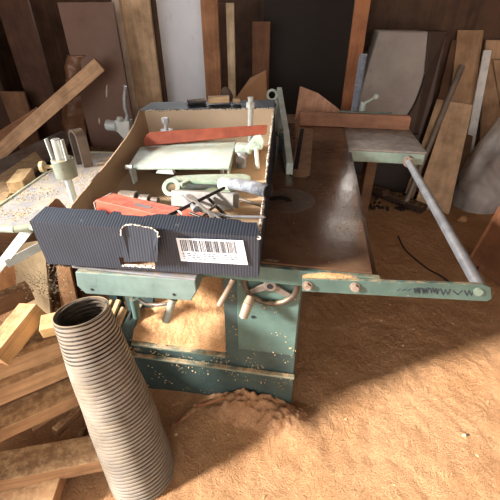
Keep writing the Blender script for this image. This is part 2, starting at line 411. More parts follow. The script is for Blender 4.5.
# other levers
def lever(name, a, b, r0, r1, mat, cap=True):
    bm = B(); cyl(bm, a, b, r0, r1, 18); o = obj(name, bm, mat, saw, bevel=.003)
    if cap:
        d = (b-a).normalized(); bm = B(); cyl(bm, b-d*.001, b+d*.001, r1*.45, seg=14); sub('handle_cap', bm, STEEL, o)
    return o
lever('lever_handle', Y(173, 299, .745), Y(166, 322, .715), .0115, .0125, painted('pale_lever', S(150, 152, 136), dust=.3, scale=30))
lever('lock_lever', Y(233, 279, .755), Y(219, 306, .725), .0065, .0085, HANDLE)
bm = B(); tube(bm, [Y(138, 299, .80), Y(146, 304, .80), Y(158, 305, .80), Y(172, 303, .78), Y(176, 300, .76)], .0055, 10); obj('curved_linkage', bm, STEEL_DK, saw, smooth=True)
bm = B(); cyl(bm, Y(134, 298, .80), Y(137, 317, .80), .015, .012); obj('pedestal', bm, GREEN, saw)
bm = B(); cyl(bm, Y(134, 298, .80), Y(128, 332, .84), .004, seg=10); obj('thin_rod', bm, BLACK, saw)

# front table slab (belongs to the machine as a bracket in front)
SL = .70
slab = [Y(75, 272, SL), Y(195, 280, SL), Y(196.5, 292, SL), Y(191, 301, SL), Y(86, 294, SL), Y(77, 286, SL)]
bm = B(); prism(bm, slab, (0, .32, 0)); sb = obj('front_shelf', bm, painted('shelf_green_paint', S(110, 128, 121), S(92, 108, 102), dust=.4, speck=.3), saw, bevel=.003)
top = [V((slab[0].x-.001, SL-.002, slab[0].z+.0)), V((slab[1].x+.001, SL-.002, slab[1].z)), V((slab[1].x+.001, SL+.32, slab[1].z)), V((slab[0].x-.001, SL+.32, slab[0].z))]
zt = max(slab[0].z, slab[1].z)+.001
bm = B(); prism(bm, [(slab[0].x-.002, SL-.003, zt-.002), (slab[1].x+.002, SL-.003, zt-.002), (slab[1].x+.002, SL+.32, zt-.002), (slab[0].x-.002, SL+.32, zt-.002)], (0, 0, .006))
sub('shelf_top', bm, painted('grey_shelf_top', S(132, 132, 136), dust=.35, rough=.5, scale=14), sb, bevel=.0015)
for a in ((92, 289.5), (174, 294.5)):
    p = Y(a[0], a[1], SL-.0005); bm = B(); cyl(bm, p, p-V((0, .001, 0)), .0042, seg=14); sub('screw_hole', bm, DARK, sb)
bm = B(); prism(bm, [(-.58, .86, .3), (-.5, .86, .3), (-.45, .86, slab[5].z), (-.58, .86, slab[5].z)], (0, .04, 0)); obj('shelf_support', bm, GREEN_DK, saw)

# rip fence plate
FENG = painted('pale_green_fence', S(204, 214, 204), S(168, 186, 176), dust=.25, wear=.7, wearcol=S(88, 96, 84), scale=22, rough=.42)
rf = thing('rip_fence', 'pale green rip fence plate standing on the iron top beside the box', 'rip fence', (-.085, 1.8, .70))
fy0 = Z(289, 175, .70).y
xa = Z(285.5, 175, .70).x; xb = Z(293, 175, .70).x
ft = Y(279, 87, 2.2)
bm = B(); prism(bm, [(xa, fy0, .7015), (xa, fy0+.01, .748), (xa+(ft.x-xa)*.4, 1.72, .80), (ft.x-.012, 2.2, ft.z), (ft.x-.012, 2.2, .7015)], (xb-xa-.002, 0, 0)); obj('fence_face', bm, FENG, rf, bevel=.003)
bm = B(); bx(bm, xa-.06, xa-.012, 1.68, 1.74, .7015, .79); obj('fence_rib', bm, GREEN_DK, rf, bevel=.004)
for (px, py) in ((272, 95), (272.5, 105)):
    c = Y(px, py, 2.02); bm = B(); torus(bm, c, YA, .024, .0065, 28, 10)
    obj('slotted_lug', bm, FENG, rf, smooth=True)
bm = B(); cc2 = Y(272.5, 112, 2.02); prism(bm, [cc2+V((-.012, 0, .01)), cc2+V((.02, 0, .01)), V((cc2.x+.03, 2.02, .7015)), V((cc2.x-.02, 2.02, .7015))], (0, .02, 0)); obj('lug_stem', bm, FENG, rf)

# rear cross fence of wood with clamp
FY = 2.165
cf = thing('crosscut_fence', 'reddish wooden crosscut fence lying across the back of the iron top', 'fence', (.24, FY, .70))
p0, p1 = Y(299.5, 126, FY), Y(409, 129, FY); q0, q1 = Y(299.5, 112, FY), Y(406, 116, FY)
bm = B(); prism(bm, [V((p0.x, FY, .7015)), V((p1.x, FY, .7015)), V((p1.x, FY, q1.z-.012)), V((p1.x-.012, FY, q1.z)), V((q0.x, FY, q1.z))], (0, .032, 0))
obj('fence_board', bm, wood(S(172, 120, 90), XA, .75, .6, 45), cf, bevel=.003)
bm = B(); bx(bm, p0.x+.22, p1.x-.1, FY+.033, FY+.05, .7015, q1.z+.006); obj('fence_strip', bm, painted('green_strip', S(110, 130, 122), dust=.6), cf)
cl = thing('fence_clamp', 'threaded clamp post with a ball lever behind the wooden crosscut fence', 'clamp', (.3, FY+.12, .70))
b0 = Y(354.5, 112, FY+.12); b1 = V((b0.x, b0.y, b0.z+.30))
tb = B(); n = 120
tube(tb, [b0.lerp(b1, i/n) for i in range(n+1)], [.021+.002*math.sin(i*1.9) for i in range(n+1)], 14)
obj('threaded_post', tb, painted('blued_steel', S(150, 160, 178), rough=.4, metal=.2, dust=.2), cl)
bm = B(); bx(bm, b0.x-.03, b0.x+.03, b0.y-.03, b0.y+.03, .701, b0.z+.0); obj('clamp_base', bm, GREEN_DK, cl, bevel=.004)
n0 = Y(363, 104, FY+.08); bm = B(); cyl(bm, n0-V((0, 0, .045)), n0+V((0, 0, .012)), .018, .015, 16); obj('clamp_nut', bm, FENG, cl, bevel=.002)
bm = B(); e = Y(376, 96.5, FY+.06); cyl(bm, n0, e, .0065, .0075, 12); bmesh.ops.create_uvsphere(bm, u_segments=14, v_segments=10, radius=.0155, matrix=Matrix.Translation(e)); obj('ball_lever', bm, FENG, cl, smooth=True)

# ------------------------------------------------------------------ left side table
lt = thing('side_table', 'blue-grey iron side table strewn with yellow sawdust, left of the open box', 'machine table', (-.9, 1.2, .02))
LZ = .70
P = [Z(-14, 226, LZ), Z(14, 227, LZ), Z(30, 225, LZ), V((-.66, .84, LZ)), V((-.70, 1.2, LZ)), V((-.80, 1.54, LZ)), Z(92, 152, LZ), Z(45, 174, LZ), Z(8, 200, LZ), Z(-14, 215, LZ)]
P[3] = V((-.665, .86, LZ))
bm = B(); prism(bm, P, (0, 0, -.012)); obj('table_plate', bm, TOP_BLUE, lt)
bm = B(); inner = P
for i in range(len(P)):
    if i in (3, 4): continue
    a, b = P[i], P[(i+1) % len(P)]
    tube(bm, [a+V((0, 0, -.008)), b+V((0, 0, -.008))], .012, 10)
obj('table_rim', bm, painted('pale_green_rim', S(170, 182, 164), dust=.6, dustcol=S(224, 204, 150), scale=20), lt, smooth=True)
STR = painted('pale_strut', S(200, 204, 198), dust=.3, wear=.5, wearcol=S(120, 120, 100), scale=25)
def flatbar(a, b, w, t, up):
    bm = B(); d = (b-a).normalized(); s = d.cross(V(up)).normalized()*w/2
    u = s.cross(d).normalized()*t
    return prism(bm, [a+s, b+s, b-s, a-s], u)
for (a, b) in (((29, 229, .9), (-6, 274, .86)), ((40, 246, .96), (6, 264, .86))):
    A, Bb = Y(*a), Y(*b)
    obj('strut', flatbar(A, Bb, .03, .006, (0, -1, 0)), STR, lt, bevel=.001)
for (x, y) in ((-.80, 1.45), (-.98, 1.45), (-.70, .98)):
    bm = B(); bx(bm, x-.018, x+.018, y-.018, y+.018, .0, .688); obj('leg', bm, GREEN_DK, lt)

# spindle holder standing on the side table
s0 = Z(76, 206, LZ)
def svert(py):  # height on the vertical above s0 whose image row is py
    lo, hi = .6, 1.2
    for _ in range(40):
        m = (lo+hi)/2; q = V((s0.x, s0.y, m))-CAM; r = 250-F*q.dot(UP)/q.dot(FW)
        if r > py: lo = m
        else: hi = m
    return lo
zb0, zb1, zt1 = svert(175.5), svert(158.5), svert(139)
sp = thing('spindle_holder', 'grey-green cylindrical spindle holder with a chrome pin, upright on the side table', 'tool holder', (s0.x, s0.y, LZ))
bm = B(); cyl(bm, (s0.x, s0.y, LZ+.0005), (s0.x, s0.y, zb0+.005), .0115, seg=20); obj('pin', bm, painted('chrome_pin', S(160, 176, 178), rough=.25, metal=.3, dust=0, wear=.1), sp, smooth=True)
bm = B(); cyl(bm, (s0.x, s0.y, zb0-.004), (s0.x, s0.y, zb1), .034, .034, 32); obj('body', bm, painted('holder_body', S(140, 146, 132), S(116, 122, 110), dust=1, rough=.4, metal=.3, scale=20), sp, smooth=True, bevel=.003)
bm = B(); cyl(bm, (s0.x-.004, s0.y, zb1-.002), (s0.x-.004, s0.y, zt1), .015, .013, 22); obj('shaft', bm, painted('shaft_steel', S(190, 192, 186), rough=.35, metal=.6, dust=.2), sp, smooth=True, bevel=.002)
for dx in (-.027, .024):
    bm = B(); box(bm, (s0.x+dx, s0.y-.008, (zb1+zt1)/2), (.0045, .014, zt1-zb1+.004), Matrix.Rotation(-.06 if dx < 0 else .02, 3, 'Y')); obj('prong', bm, STR, sp, bevel=.001)
kn = V((s0.x-.036, s0.y-.012, (zb0+zb1)/2+.004)); bm = B(); cyl(bm, kn+V((.01, 0, 0)), kn-V((.03, .006, 0)), .006); cyl(bm, kn-V((.022, .004, 0)), kn-V((.034, .007, 0)), .019, .017, 10); obj('thumbscrew', bm, painted('brass_knob', S(170, 150, 110), rough=.5, dust=.6), sp, bevel=.001)
# arch bracket
a0, a1 = Z(76, 164.5, LZ), Z(84.5, 168, LZ)
u = (a1-a0); wid = .066; u = V((u.x, u.y, 0)).normalized(); ce = (a0+a1)/2; ext = Z(93.5, 165.5, LZ)-a1
ce = a1-u*wid/2; R = wid/2; hh = .120
path = [ce-u*R+ZA*.001]+[ce-u*R+ZA*hh*.5]+[ce+ZA*hh+u*R*math.cos(t)+ZA*R*math.sin(t) for t in [math.pi-math.pi*i/16 for i in range(17)]]+[ce+u*R+ZA*hh*.5, ce+u*R+ZA*.001]
bm = B(); pin_ = []
th = .009
for i, p in enumerate(path):
    t = (path[min(i+1, len(path)-1)]-path[max(i-1, 0)]).normalized(); nn = t.cross(u.cross(ZA).normalized())
    pin_.append((p, p+nn*th))
rows = [[bm.verts.new(q) for q in (a, b, b+ext, a+ext)] for a, b in pin_]
for i in range(len(rows)-1):
    for k in range(4): bm.faces.new((rows[i][k], rows[i][(k+1) % 4], rows[i+1][(k+1) % 4], rows[i+1][k]))
bm.faces.new(rows[0]); bm.faces.new(rows[-1][::-1])
tag(obj('arch_bracket', bm, painted('grey_brown_band', S(112, 102, 94), S(92, 82, 76), rough=.45, metal=.2, dust=.4), smooth=True), 'grey metal arch bracket standing on the iron side table behind the spindle holder', 'bracket')
# chips on the side table
def scatter(name, fn, n, smin, smax, label, cat='sawdust', mat=CHIPS):
    bm = B()
    for i in range(n):
        p = fn()
        if p is None: continue
        s = random.uniform(smin, smax); q = Matrix.Rotation(random.uniform(0, 6.3), 3, 'Z') @ Matrix.Rotation(random.uniform(-.5, .5), 3, 'X')
        pts = [V((0, 0, 0)), V((s*random.uniform(.6, 1.6), s*.2, 0)), V((s*.9, s*random.uniform(.4, 1), s*.3)), V((0, s*.6, 0))]
        prism(bm, [V(p)+q@a for a in pts], (0, 0, s*.15))
    return tag(obj(name, bm, mat), label, cat, kind='stuff')
def on_side():
    x = random.uniform(-1.05, -.68); y = random.uniform(.86, 1.5)
    if nz((x, y), 9, 4) < -.22 + (0.3 if y > 1.3 else 0): return None
    return (x, y, LZ+.0006)
random.seed(11)
scatter('sawdust_chips', on_side, 4200, .0014, .0045, 'yellow sawdust crumbs scattered over the iron side table')

# ------------------------------------------------------------------ black cardboard box
FL, FR = V((-.648, .668, .702)), V((-.097, .700, .702))
BLv, BRv = V((-.765, 1.64, .702)), V((-.165, 1.76, .702))
FLt, FRt = V((-.650, .664, .826)), V((-.095, .698, .818))
BLt, BRt = V((-.805, 1.655, .866)), V((-.182, 1.785, .872))
bxo = thing('cardboard_box', 'open black-printed cardboard box full of machine parts, resting on the iron tables', 'cardboard box', (-.4, 1.2, .70))
# front wall, with a hand hole: three polygons round the hole
def fp(s, t):  # s along, t up
    return FL.lerp(FR, s).lerp(FLt.lerp(FRt, s), t)
h0, h1 = .365, .53; ht = .30; hb = .07
bm = B(); nvec = V((.0, .005, 0))
for poly in ([(0, 0), (h0, 0), (h0, 1), (0, 1)], [(h1, 0), (1, 0), (1, 1), (h1, 1)], [(h0, ht), (h1, ht), (h1, 1), (h0, 1)], [(h0, 0), (h1, 0), (h1, hb), (h0, hb)]):
    prism(bm, [fp(*a) for a in poly], nvec)
bmesh.ops.remove_doubles(bm, verts=bm.verts, dist=1e-5)
fw_ = obj('front_panel', bm, CARD_BK, bxo)
bm = B(); prism(bm, [fp(h0+.004, hb)+V((0, -.0005, 0)), fp(h1-.004, hb)+V((0, -.0005, 0)), fp(h1-.004, hb+.05)+V((0, .003, 0)), fp(h0+.004, hb+.03)+V((0, .003, 0))], (0, .002, 0)); 
o = obj('hole_edge', bm, CARD_EDGE, None); o.parent = fw_; o.location = -bxo.location
# lining of the front wall and folded lip
fl_in = [fp(0, 0)+V((.004, .0055, 0)), fp(1, 0)+V((-.004, .0055, 0)), fp(1, 1)+V((-.004, .0055, 0)), fp(0, 1)+V((.004, .0055, 0))]
# lip: leaning in over the parts, ragged inner edge
LA, LB = Z(46, 208, .845), Z(257, 222, .838)
n = 60; bm = B(); random.seed(5)
up_ = []
for i in range(n+1):
    s = i/n; p = LA.lerp(LB, s); q = FLt.lerp(FRt, s)
    k = 1+.05*nz((s*30, 0), 1, 2)
    if .30 < s < .325: k = .72
    if .375 < s < .52: k *= .80 if s < .5 else .9
    if s > .93: k *= .86
    up_.append(q+(p-q)*k)
for i in range(n):
    a = FLt.lerp(FRt, i/n); b = FLt.lerp(FRt, (i+1)/n)
    if i/n < .40 or i/n > .515 or True: prism(bm, [a, b, up_[i+1], up_[i]], (0, 0, .004))
bmesh.ops.remove_doubles(bm, verts=bm.verts, dist=1e-5)
obj('front_lip', bm, CARD_BK, bxo)
# torn flap hanging at the front
bm = B()
tp = [Y(121, 229, .655), Y(126, 224.5, .662), Y(140, 225.5, .662), Y(152, 228, .660), Y(158, 232, .652)]
lowp = [Y(124, 262, .655), Y(130, 262, .654), Y(140, 261.5, .654), Y(150, 262, .654), Y(157.5, 262, .656)]
for i in range(4): prism(bm, [tp[i], tp[i+1], lowp[i+1], lowp[i]], (0, .003, 0))
bmesh.ops.remove_doubles(bm, verts=bm.verts, dist=1e-5)
tf = obj('torn_flap', bm, CARD_BK, bxo)
bm = B(); random.seed(2); cr = [Y(121, 236, .652)]+tp+[Y(157.5, 237, .650), Y(160.5, 236.5, .652)]
fine = []
for i in range(len(cr)-1):
    for k in range(6): fine.append(cr[i].lerp(cr[i+1], k/6)+V((0, 0, random.uniform(-.0012, .0012))))
tube(bm, fine, [random.uniform(.0009, .0022) for _ in fine], 6)
o = obj('torn_edge', bm, CARD_EDGE, None); o.parent = tf; o.location = -bxo.location
# barcode label
def lp(s, t):
    a, b, c, d = Y(176, 238, .66), Y(243, 240.5, .66), Y(248, 265, .66), Y(181, 261, .66)
    tl, tr, br, bl = [V(q) for q in (a, b, c, d)]
    p = tl.lerp(tr, s).lerp(bl.lerp(br, s), t)
    ps = (p.x-FL.x)/(FR.x-FL.x); p2 = V(p); yy = FL.y+(FR.y-FL.y)*ps-.0065
    # slide along the ray to the panel plane
    d_ = (p-CAM); return CAM+d_*(yy/d_.y)
bm = B(); prism(bm, [lp(0, 0), lp(1, 0), lp(1, 1), lp(0, 1)], (0, .0007, 0)); lb = obj('barcode_label', bm, plain('white_label', S(222, 226, 232), .5, 0, .03), bxo)
bm = B(); random.seed(9); s = .05; off = V((0, -.0005, 0))
while s < .87:
    w = random.choice((.005, .008, .012, .016))
    prism(bm, [lp(s, .07)+off, lp(s+w, .07)+off, lp(s+w, .55)+off, lp(s, .55)+off], (0, .0003, 0)); s += w+random.choice((.007, .010, .014))
for r, t in enumerate((.62, .70, .78, .86)):
    s = .05
    while s < (.85 if r != 3 else .5):
        w = random.uniform(.02, .06)
        prism(bm, [lp(s, t)+off, lp(s+w, t)+off, lp(s+w, t+.035)+off, lp(s, t+.035)+off], (0, .0003, 0)); s += w+random.uniform(.012, .05)
o = obj('barcode_print', bm, plain('label_ink', S(50, 52, 62), .6), None); o.parent = lb; o.location = -bxo.location
# lining sheets: bottom, left, right, back
bm = B(); prism(bm, [FL+V((.01, .01, 0)), FR+V((-.01, .01, 0)), BRv, BLv], (0, 0, .004)); obj('box_bottom', bm, CARD, bxo)
nL = 80; bm = B(); random.seed(21)
tops = []
for i in range(nL+1):
    s = i/nL; b = FL.lerp(BLv, s)+V((0, .006, 0))
    ks = [(0, .826), (.063, .832), (.12, .836), (.155, .776), (.19, .783), (.335, .793), (.514, .806), (.719, .828), (.84, .850), (.93, .884), (1, .872)]
    for (s0_, z0_), (s1_, z1_) in zip(ks, ks[1:]):
        if s0_ <= s <= s1_: zt0 = z0_+(z1_-z0_)*(s-s0_)/(s1_-s0_)
    tops.append((b, V((b.x-.012*s, b.y, zt0+random.uniform(-.001, .001)))))
for i in range(nL): prism(bm, [tops[i][0], tops[i+1][0], tops[i+1][1], tops[i][1]], (.005, 0, 0))
bmesh.ops.remove_doubles(bm, verts=bm.verts, dist=1e-5)
obj('left_panel', bm, CARD, bxo)
nL = 70; bm = B(); bmE = B(); tops = []
for i in range(nL+1):
    s = i/nL; b = FR.lerp(BRv, s); t = FRt.lerp(BRt, s); k = 1+random.uniform(-.05, .05)*(1 if s > .02 else 0)
    if s < .35: k *= 1.0-.10*math.sin(s/.35*math.pi)
    tops.append((b, b+(t-b)*k))
for i in range(nL):
    prism(bm, [tops[i][0], tops[i+1][0], tops[i+1][1], tops[i][1]], (-.004, 0, 0))
bmesh.ops.remove_doubles(bm, verts=bm.verts, dist=1e-5)
rp = obj('right_panel', bm, CARD_IN, bxo)
bm = B()
for i in range(nL):
    a, b = tops[i], tops[i+1]; o1 = V((.0012, 0, 0))
    prism(bm, [a[0]+o1, b[0]+o1, b[1]+o1, a[1]+o1], (.001, 0, 0))
bmesh.ops.remove_doubles(bm, verts=bm.verts, dist=1e-5)
o = obj('outer_print', bm, CARD_BK, None); o.parent = rp; o.location = -bxo.location
tube(bmE, [V(t[1])+V((-.001, 0, random.uniform(-.002, .003))) for t in tops], [random.uniform(.002, .0055) for _ in tops], 7)
o = obj('torn_edge', bmE, CARD_EDGE, None); o.parent = rp; o.location = -bxo.location
bm = B(); prism(bm, [BLv, BRv, BRt, BLt], (0, -.005, 0)); obj('back_panel', bm, CARD_IN, bxo)
bm = B(); FB0, FB1 = BLt+V((.02, .12, .012)), BRt+V((-.01, .13, .010)); prism(bm, [BLt+V((0, .001, 0)), BRt+V((0, .001, 0)), FB1, FB0], (0, 0, .004)); bf = obj('back_flap', bm, CARD_BK, bxo)
bm = B(); random.seed(4); n = 70; pts = [BLt.lerp(BRt, i/n)+V((0, -.003, random.uniform(-.0015, .002))) for i in range(n+1)]
tube(bm, pts, [random.uniform(.002, .0046) for _ in pts], 6); o = obj('torn_edge', bm, CARD_EDGE, None); o.parent = bf; o.location = -bxo.location

# ------------------------------------------------------------------ parts in the box
ZB = .707
def zpoly(pts, z): return [Z(a, b, z) for a, b in pts]
PLM = painted('pale_scratched_plate', S(184, 197, 182), S(150, 166, 154), rough=.32, metal=.1, dust=.3, wear=.8, wearcol=S(96, 108, 94), scale=11)
pl = thing('metal_plate', 'pale green scratched metal plate lying level in the box under the red bar', 'metal plate', Z(180, 168, ZB))
pp = zpoly([(140, 147), (236, 140), (229, 168), (127, 168)], .772)
bm = B(); prism(bm, pp, (0, 0, -.007)); obj('plate', bm, PLM, pl, bevel=.0015)
bm = B(); prism(bm, [pp[2]+V((-.002, .004, -.007)), pp[1]+V((-.002, -.004, -.007)), pp[1]+V((-.002, -.004, -.04)), pp[2]+V((-.002, .004, -.04))], (-.005, 0, 0)); obj('side_flange', bm, PLM, pl)
for i, (a, b) in enumerate(((.04, .12), (.90, .3), (.06, .95), (.92, .95))):
    q = pp[3].lerp(pp[2], a).lerp(pp[0].lerp(pp[1], a), b); bm = B(); cyl(bm, (q.x, q.y, ZB), (q.x, q.y, .765), .008, seg=12); obj('leg', bm, STR, pl)
bm = B(); q = pp[3].lerp(pp[2], .35)+V((0, .0, -.012)); prism(bm, [q+V((-.03, 0, -.01)), q+V((.04, 0, -.01)), q+V((.035, 0, .004)), q+V((-.02, 0, .004))], (0, .02, 0)); obj('latch', bm, STR, pl)
bm = B(); q = pp[3]; cyl(bm, q+V((.006, .01, -.006)), V((q.x+.012, q.y+.01, ZB)), .005, seg=10); cyl(bm, q+V((-.006, .004, .002)), q+V((.02, .004, .002)), .008, seg=12); obj('corner_clip', bm, STR, pl)

# red bar across plate
rb = thing('red_bar', 'long rust-red channel bar lying across the pale plate in the box', 'metal bar', Z(200, 150, .786))
e0, e1 = Z(143, 146, .776), Z(266, 135, .80)
ht0, ht1 = .058, .046
pro = []
dirr = (e1-e0).normalized(); L_ = (e1-e0).length
A0 = e0; 
outline = [(0.012, 0), (L_, .004), (L_, ht1), (.03, ht0), (.012, ht0-.008), (0, ht0*.6), (0, ht0*.3)]
lean = V((0, .55, .83)).normalized()
bm = B(); prism(bm, [A0+dirr*a+lean*b for a, b in outline], V((0, .83, -.55))*.006); obj('web', bm, REDBAR, rb, bevel=.002)
bm = B(); prism(bm, [A0+dirr*.02+lean*(ht0-.002), A0+dirr*L_+lean*(ht1-.002), A0+dirr*L_+lean*(ht1-.002)+V((0, .03, -.012)), A0+dirr*.02+lean*(ht0-.002)+V((0, .03, -.012))], lean*-.004); obj('top_flange', bm, RED, rb, bevel=.001)

# clamp casting with screw
c0 = Z(243, 160, ZB)
cc = thing('screw_clamp', 'pale metal screw clamp standing in the back right of the box', 'clamp', c0)
cb = Z(245, 145, .79); 
bm = B(); box(bm, (cb.x-.005, cb.y, .775), (.07, .05, .04)); obj('clamp_body', bm, PLM, cc, bevel=.008)
bm = B(); cyl(bm, (cb.x-.01, cb.y-.03, ZB), (cb.x-.01, cb.y-.03, .77), .022, .020, 20); cyl(bm, (cb.x-.01, cb.y-.055, .745), (cb.x-.01, cb.y+.03, .745), .02, .02, 20); obj('barrel', bm, STEEL, cc, smooth=True, bevel=.002)
lv = Y(255, 141, cb.y-.03)
bm = B(); prism(bm, [Y(247, 146, cb.y-.03), Y(254, 136, cb.y-.03), Y(261, 135, cb.y-.03), Y(264, 141, cb.y-.03), Y(262, 150, cb.y-.03), Y(256, 150, cb.y-.03), Y(250, 150, cb.y-.03)], (0, .01, 0)); obj('clamp_lever', bm, PLM, cc, bevel=.003)
bm = B(); cyl(bm, Y(256, 148, cb.y-.035), Y(258, 169, cb.y-.06), .009, .008, 14); obj('lever_rod', bm, STR, cc, bevel=.002)
r0 = Y(250.5, 128, 1.67); r0.z = ZB+.001; r1 = V((r0.x, r0.y, 0)); 
def zat(p, py):
    lo, hi = .5, 1.4
    for _ in range(40):
        m = (lo+hi)/2; q = V((p.x, p.y, m))-CAM; r = 250-F*q.dot(UP)/q.dot(FW)
        if r > py: lo = m
        else: hi = m
    return lo
r1.z = zat(r0, 97); nzz = zat(r0, 105)
bm = B(); cyl(bm, r0, r1, .0125, .0125, 18); obj('screw_shaft', bm, STR, cc, smooth=True, bevel=.001)
bm = B(); cyl(bm, (r0.x, r0.y, nzz-.010), (r0.x, r0.y, nzz+.012), .022, .020, 6); obj('hex_nut', bm, STR, cc, bevel=.001)

# small bolt behind bar
q = Z(163, 138, .80); bt = thing('hex_bolt', 'small upright hex bolt in the back left corner of the box', 'bolt', q-V((0, 0, .09)))
q0 = V((q.x, q.y+.05, ZB)); zt_ = zat(q0, 122)
bm = B(); cyl(bm, q0, (q0.x, q0.y, zt_), .009, seg=12); obj('bolt_shank', bm, STEEL, bt)
bm = B(); cyl(bm, (q0.x, q0.y, zt_-.004), (q0.x, q0.y, zt_+.018), .017, seg=6); obj('bolt_head', bm, STEEL, bt, bevel=.002)
bm = B(); cyl(bm, (q0.x, q0.y, zt_-.04), (q0.x, q0.y, zt_-.032), .027, seg=20); obj('washer', bm, STEEL, bt)

# green casting with ring end
GC = painted('mint_casting', S(152, 170, 148), S(124, 146, 126), dust=.3, wear=.4, wearcol=S(90, 100, 84), scale=22, rough=.45)
zc_ = .765
gcg = thing('ring_end_casting', 'mint green casting with a ring end lying behind the grey channel in the box', 'casting', Z(200, 190, ZB))
rc = Z(171, 187, zc_)
uu = V((1, .05, 0)).normalized(); tiltw = V((0, .62, .78)).normalized()
bm = B(); annulus(bm, rc, uu, tiltw, .031, .016, V((0, .78, -.62))*.018, 30); obj('ring', bm, GC, gcg, smooth=True, bevel=.0015)
pr_ = [(167, 179), (176, 175.5), (205, 174), (244, 173.5), (251, 176), (250, 181), (236, 182.5), (190, 180.5), (182, 184)]
bm = B(); prism(bm, zpoly(pr_, zc_+.012), (0, 0, -.012)); obj('upper_rail', bm, GC, gcg, bevel=.003)
bm = B(); prism(bm, zpoly([(179, 192), (230, 190), (232, 194), (180, 197)], zc_-.005), (0, 0, -.012)); obj('lower_rail', bm, GC, gcg, bevel=.003)
bm = B(); prism(bm, zpoly([(181, 181), (246, 181), (232, 191), (181, 193)], zc_-.02), (0, 0, -.008)); obj('floor_web', bm, painted('shaded_web', S(112, 130, 110), dust=.3), gcg)  # recess floor in a darker mint, its shade put into the colour
# pipe elbow with open end
pi = thing('pipe_elbow', 'grey pipe with a black open end hanging over the right edge of the box', 'pipe', Z(245, 190, ZB))
zz = .835
pts = [Z(229, 184, .80), Z(238, 184.5, .812), Z(248, 186, .824), Z(258, 188.5, zz), Z(268, 191.5, zz+.002)]
bm = B(); tube(bm, pts, [.0165, .017, .0175, .0175, .0175], 22, caps=False); 
po = obj('pipe_wall', bm, painted('grey_blue_pipe', S(158, 162, 168), S(70, 74, 84), rough=.5, dust=.2, scale=38, wear=.6), pi, smooth=True, solid=.003)
d = (pts[-1]-pts[-2]).normalized(); bm = B(); cyl(bm, pts[-1]-d*.004, pts[-1]-d*.001, .0162, seg=20); obj('pipe_bore', bm, DARK, pi)
bm = B(); torus(bm, pts[-1], d, .0175, .0022, 28, 8); obj('rim', bm, BLACK, pi, smooth=True)
bm = B(); cyl(bm, Z(222, 184, .79), Z(232, 184.5, .803), .021, .020, 20); obj('collar', bm, GREEN_PALE, pi, bevel=.002)
# grey channel
def channel(name, a, b, w, h, t, mat, parent, up=ZA, openside=True):
    d = (b-a).normalized(); s = d.cross(V(up)).normalized(); u = s.cross(d).normalized()
    bm = B()
    prof = [(-w/2, 0), (-w/2, h), (w/2, h), (w/2, 0), (w/2-t, 0), (w/2-t, h-t), (-w/2+t, h-t), (-w/2+t, 0)] if openside else None
    prism(bm, [a+s*x+u*z for x, z in prof], d*(b-a).length)
    return obj(name, bm, mat, parent, bevel=.0012)
gch = channel('grey_channel', Z(176, 205, .758), Z(236, 209, .770), .060, .046, .004, painted('grey_paint', S(160, 156, 148), S(136, 132, 126), dust=.3, wear=.4, wearcol=S(110, 100, 90), scale=30), None, up=(0, .35, .93))
tag(gch, 'light grey square channel under the steel rods in the box', 'metal channel')
# red guard with white end
rg = thing('red_guard', 'bright red channel guard with a pale end in the front left of the box', 'blade guard', Z(130, 215, ZB))
g0, g1 = Z(106, 208, .765), Z(204, 231, .765)
channel('guard_channel', g0, g1, .072, .036, .003, RED, rg, up=(0, .12, .99))
dd = (g1-g0).normalized(); ss = dd.cross(ZA).normalized()
bm = B(); prism(bm, [g0-dd*.002-ss*.036+ZA*.004, g0-dd*.002+ss*.036+ZA*.004, g0-dd*.002+ss*.036+ZA*.034, g0-dd*.002-ss*.036+ZA*.034], -dd*.002); obj('pale_edge', bm, WHITEP, rg)
bm = B(); c3 = g0.lerp(g1, .42)+ZA*.0365; bm = prism(bm, [c3-dd*.03+ss*.028, c3+dd*.035+ss*.028, c3+dd*.03-ss*.004, c3-dd*.02-ss*.004], (0, 0, .001)); obj('data_plate', bm, plain('grey_data_plate', S(140, 124, 120), .4, .4), rg)
# steel cylinder far left in box
bm = B(); ca, cbb = Z(121, 198, .735), Z(150, 200, .74); cyl(bm, ca, ca.lerp(cbb, .6), .026, .026, 22); cyl(bm, ca.lerp(cbb, .6), cbb, .017, .017, 18); cyl(bm, cbb, cbb+(cbb-ca)*.3, .010, .010, 14)
tag(obj('steel_cylinder', bm, STEEL_DK, smooth=True, bevel=.003), 'dull grey stepped cylinder behind the red guard in the box', 'machine part')
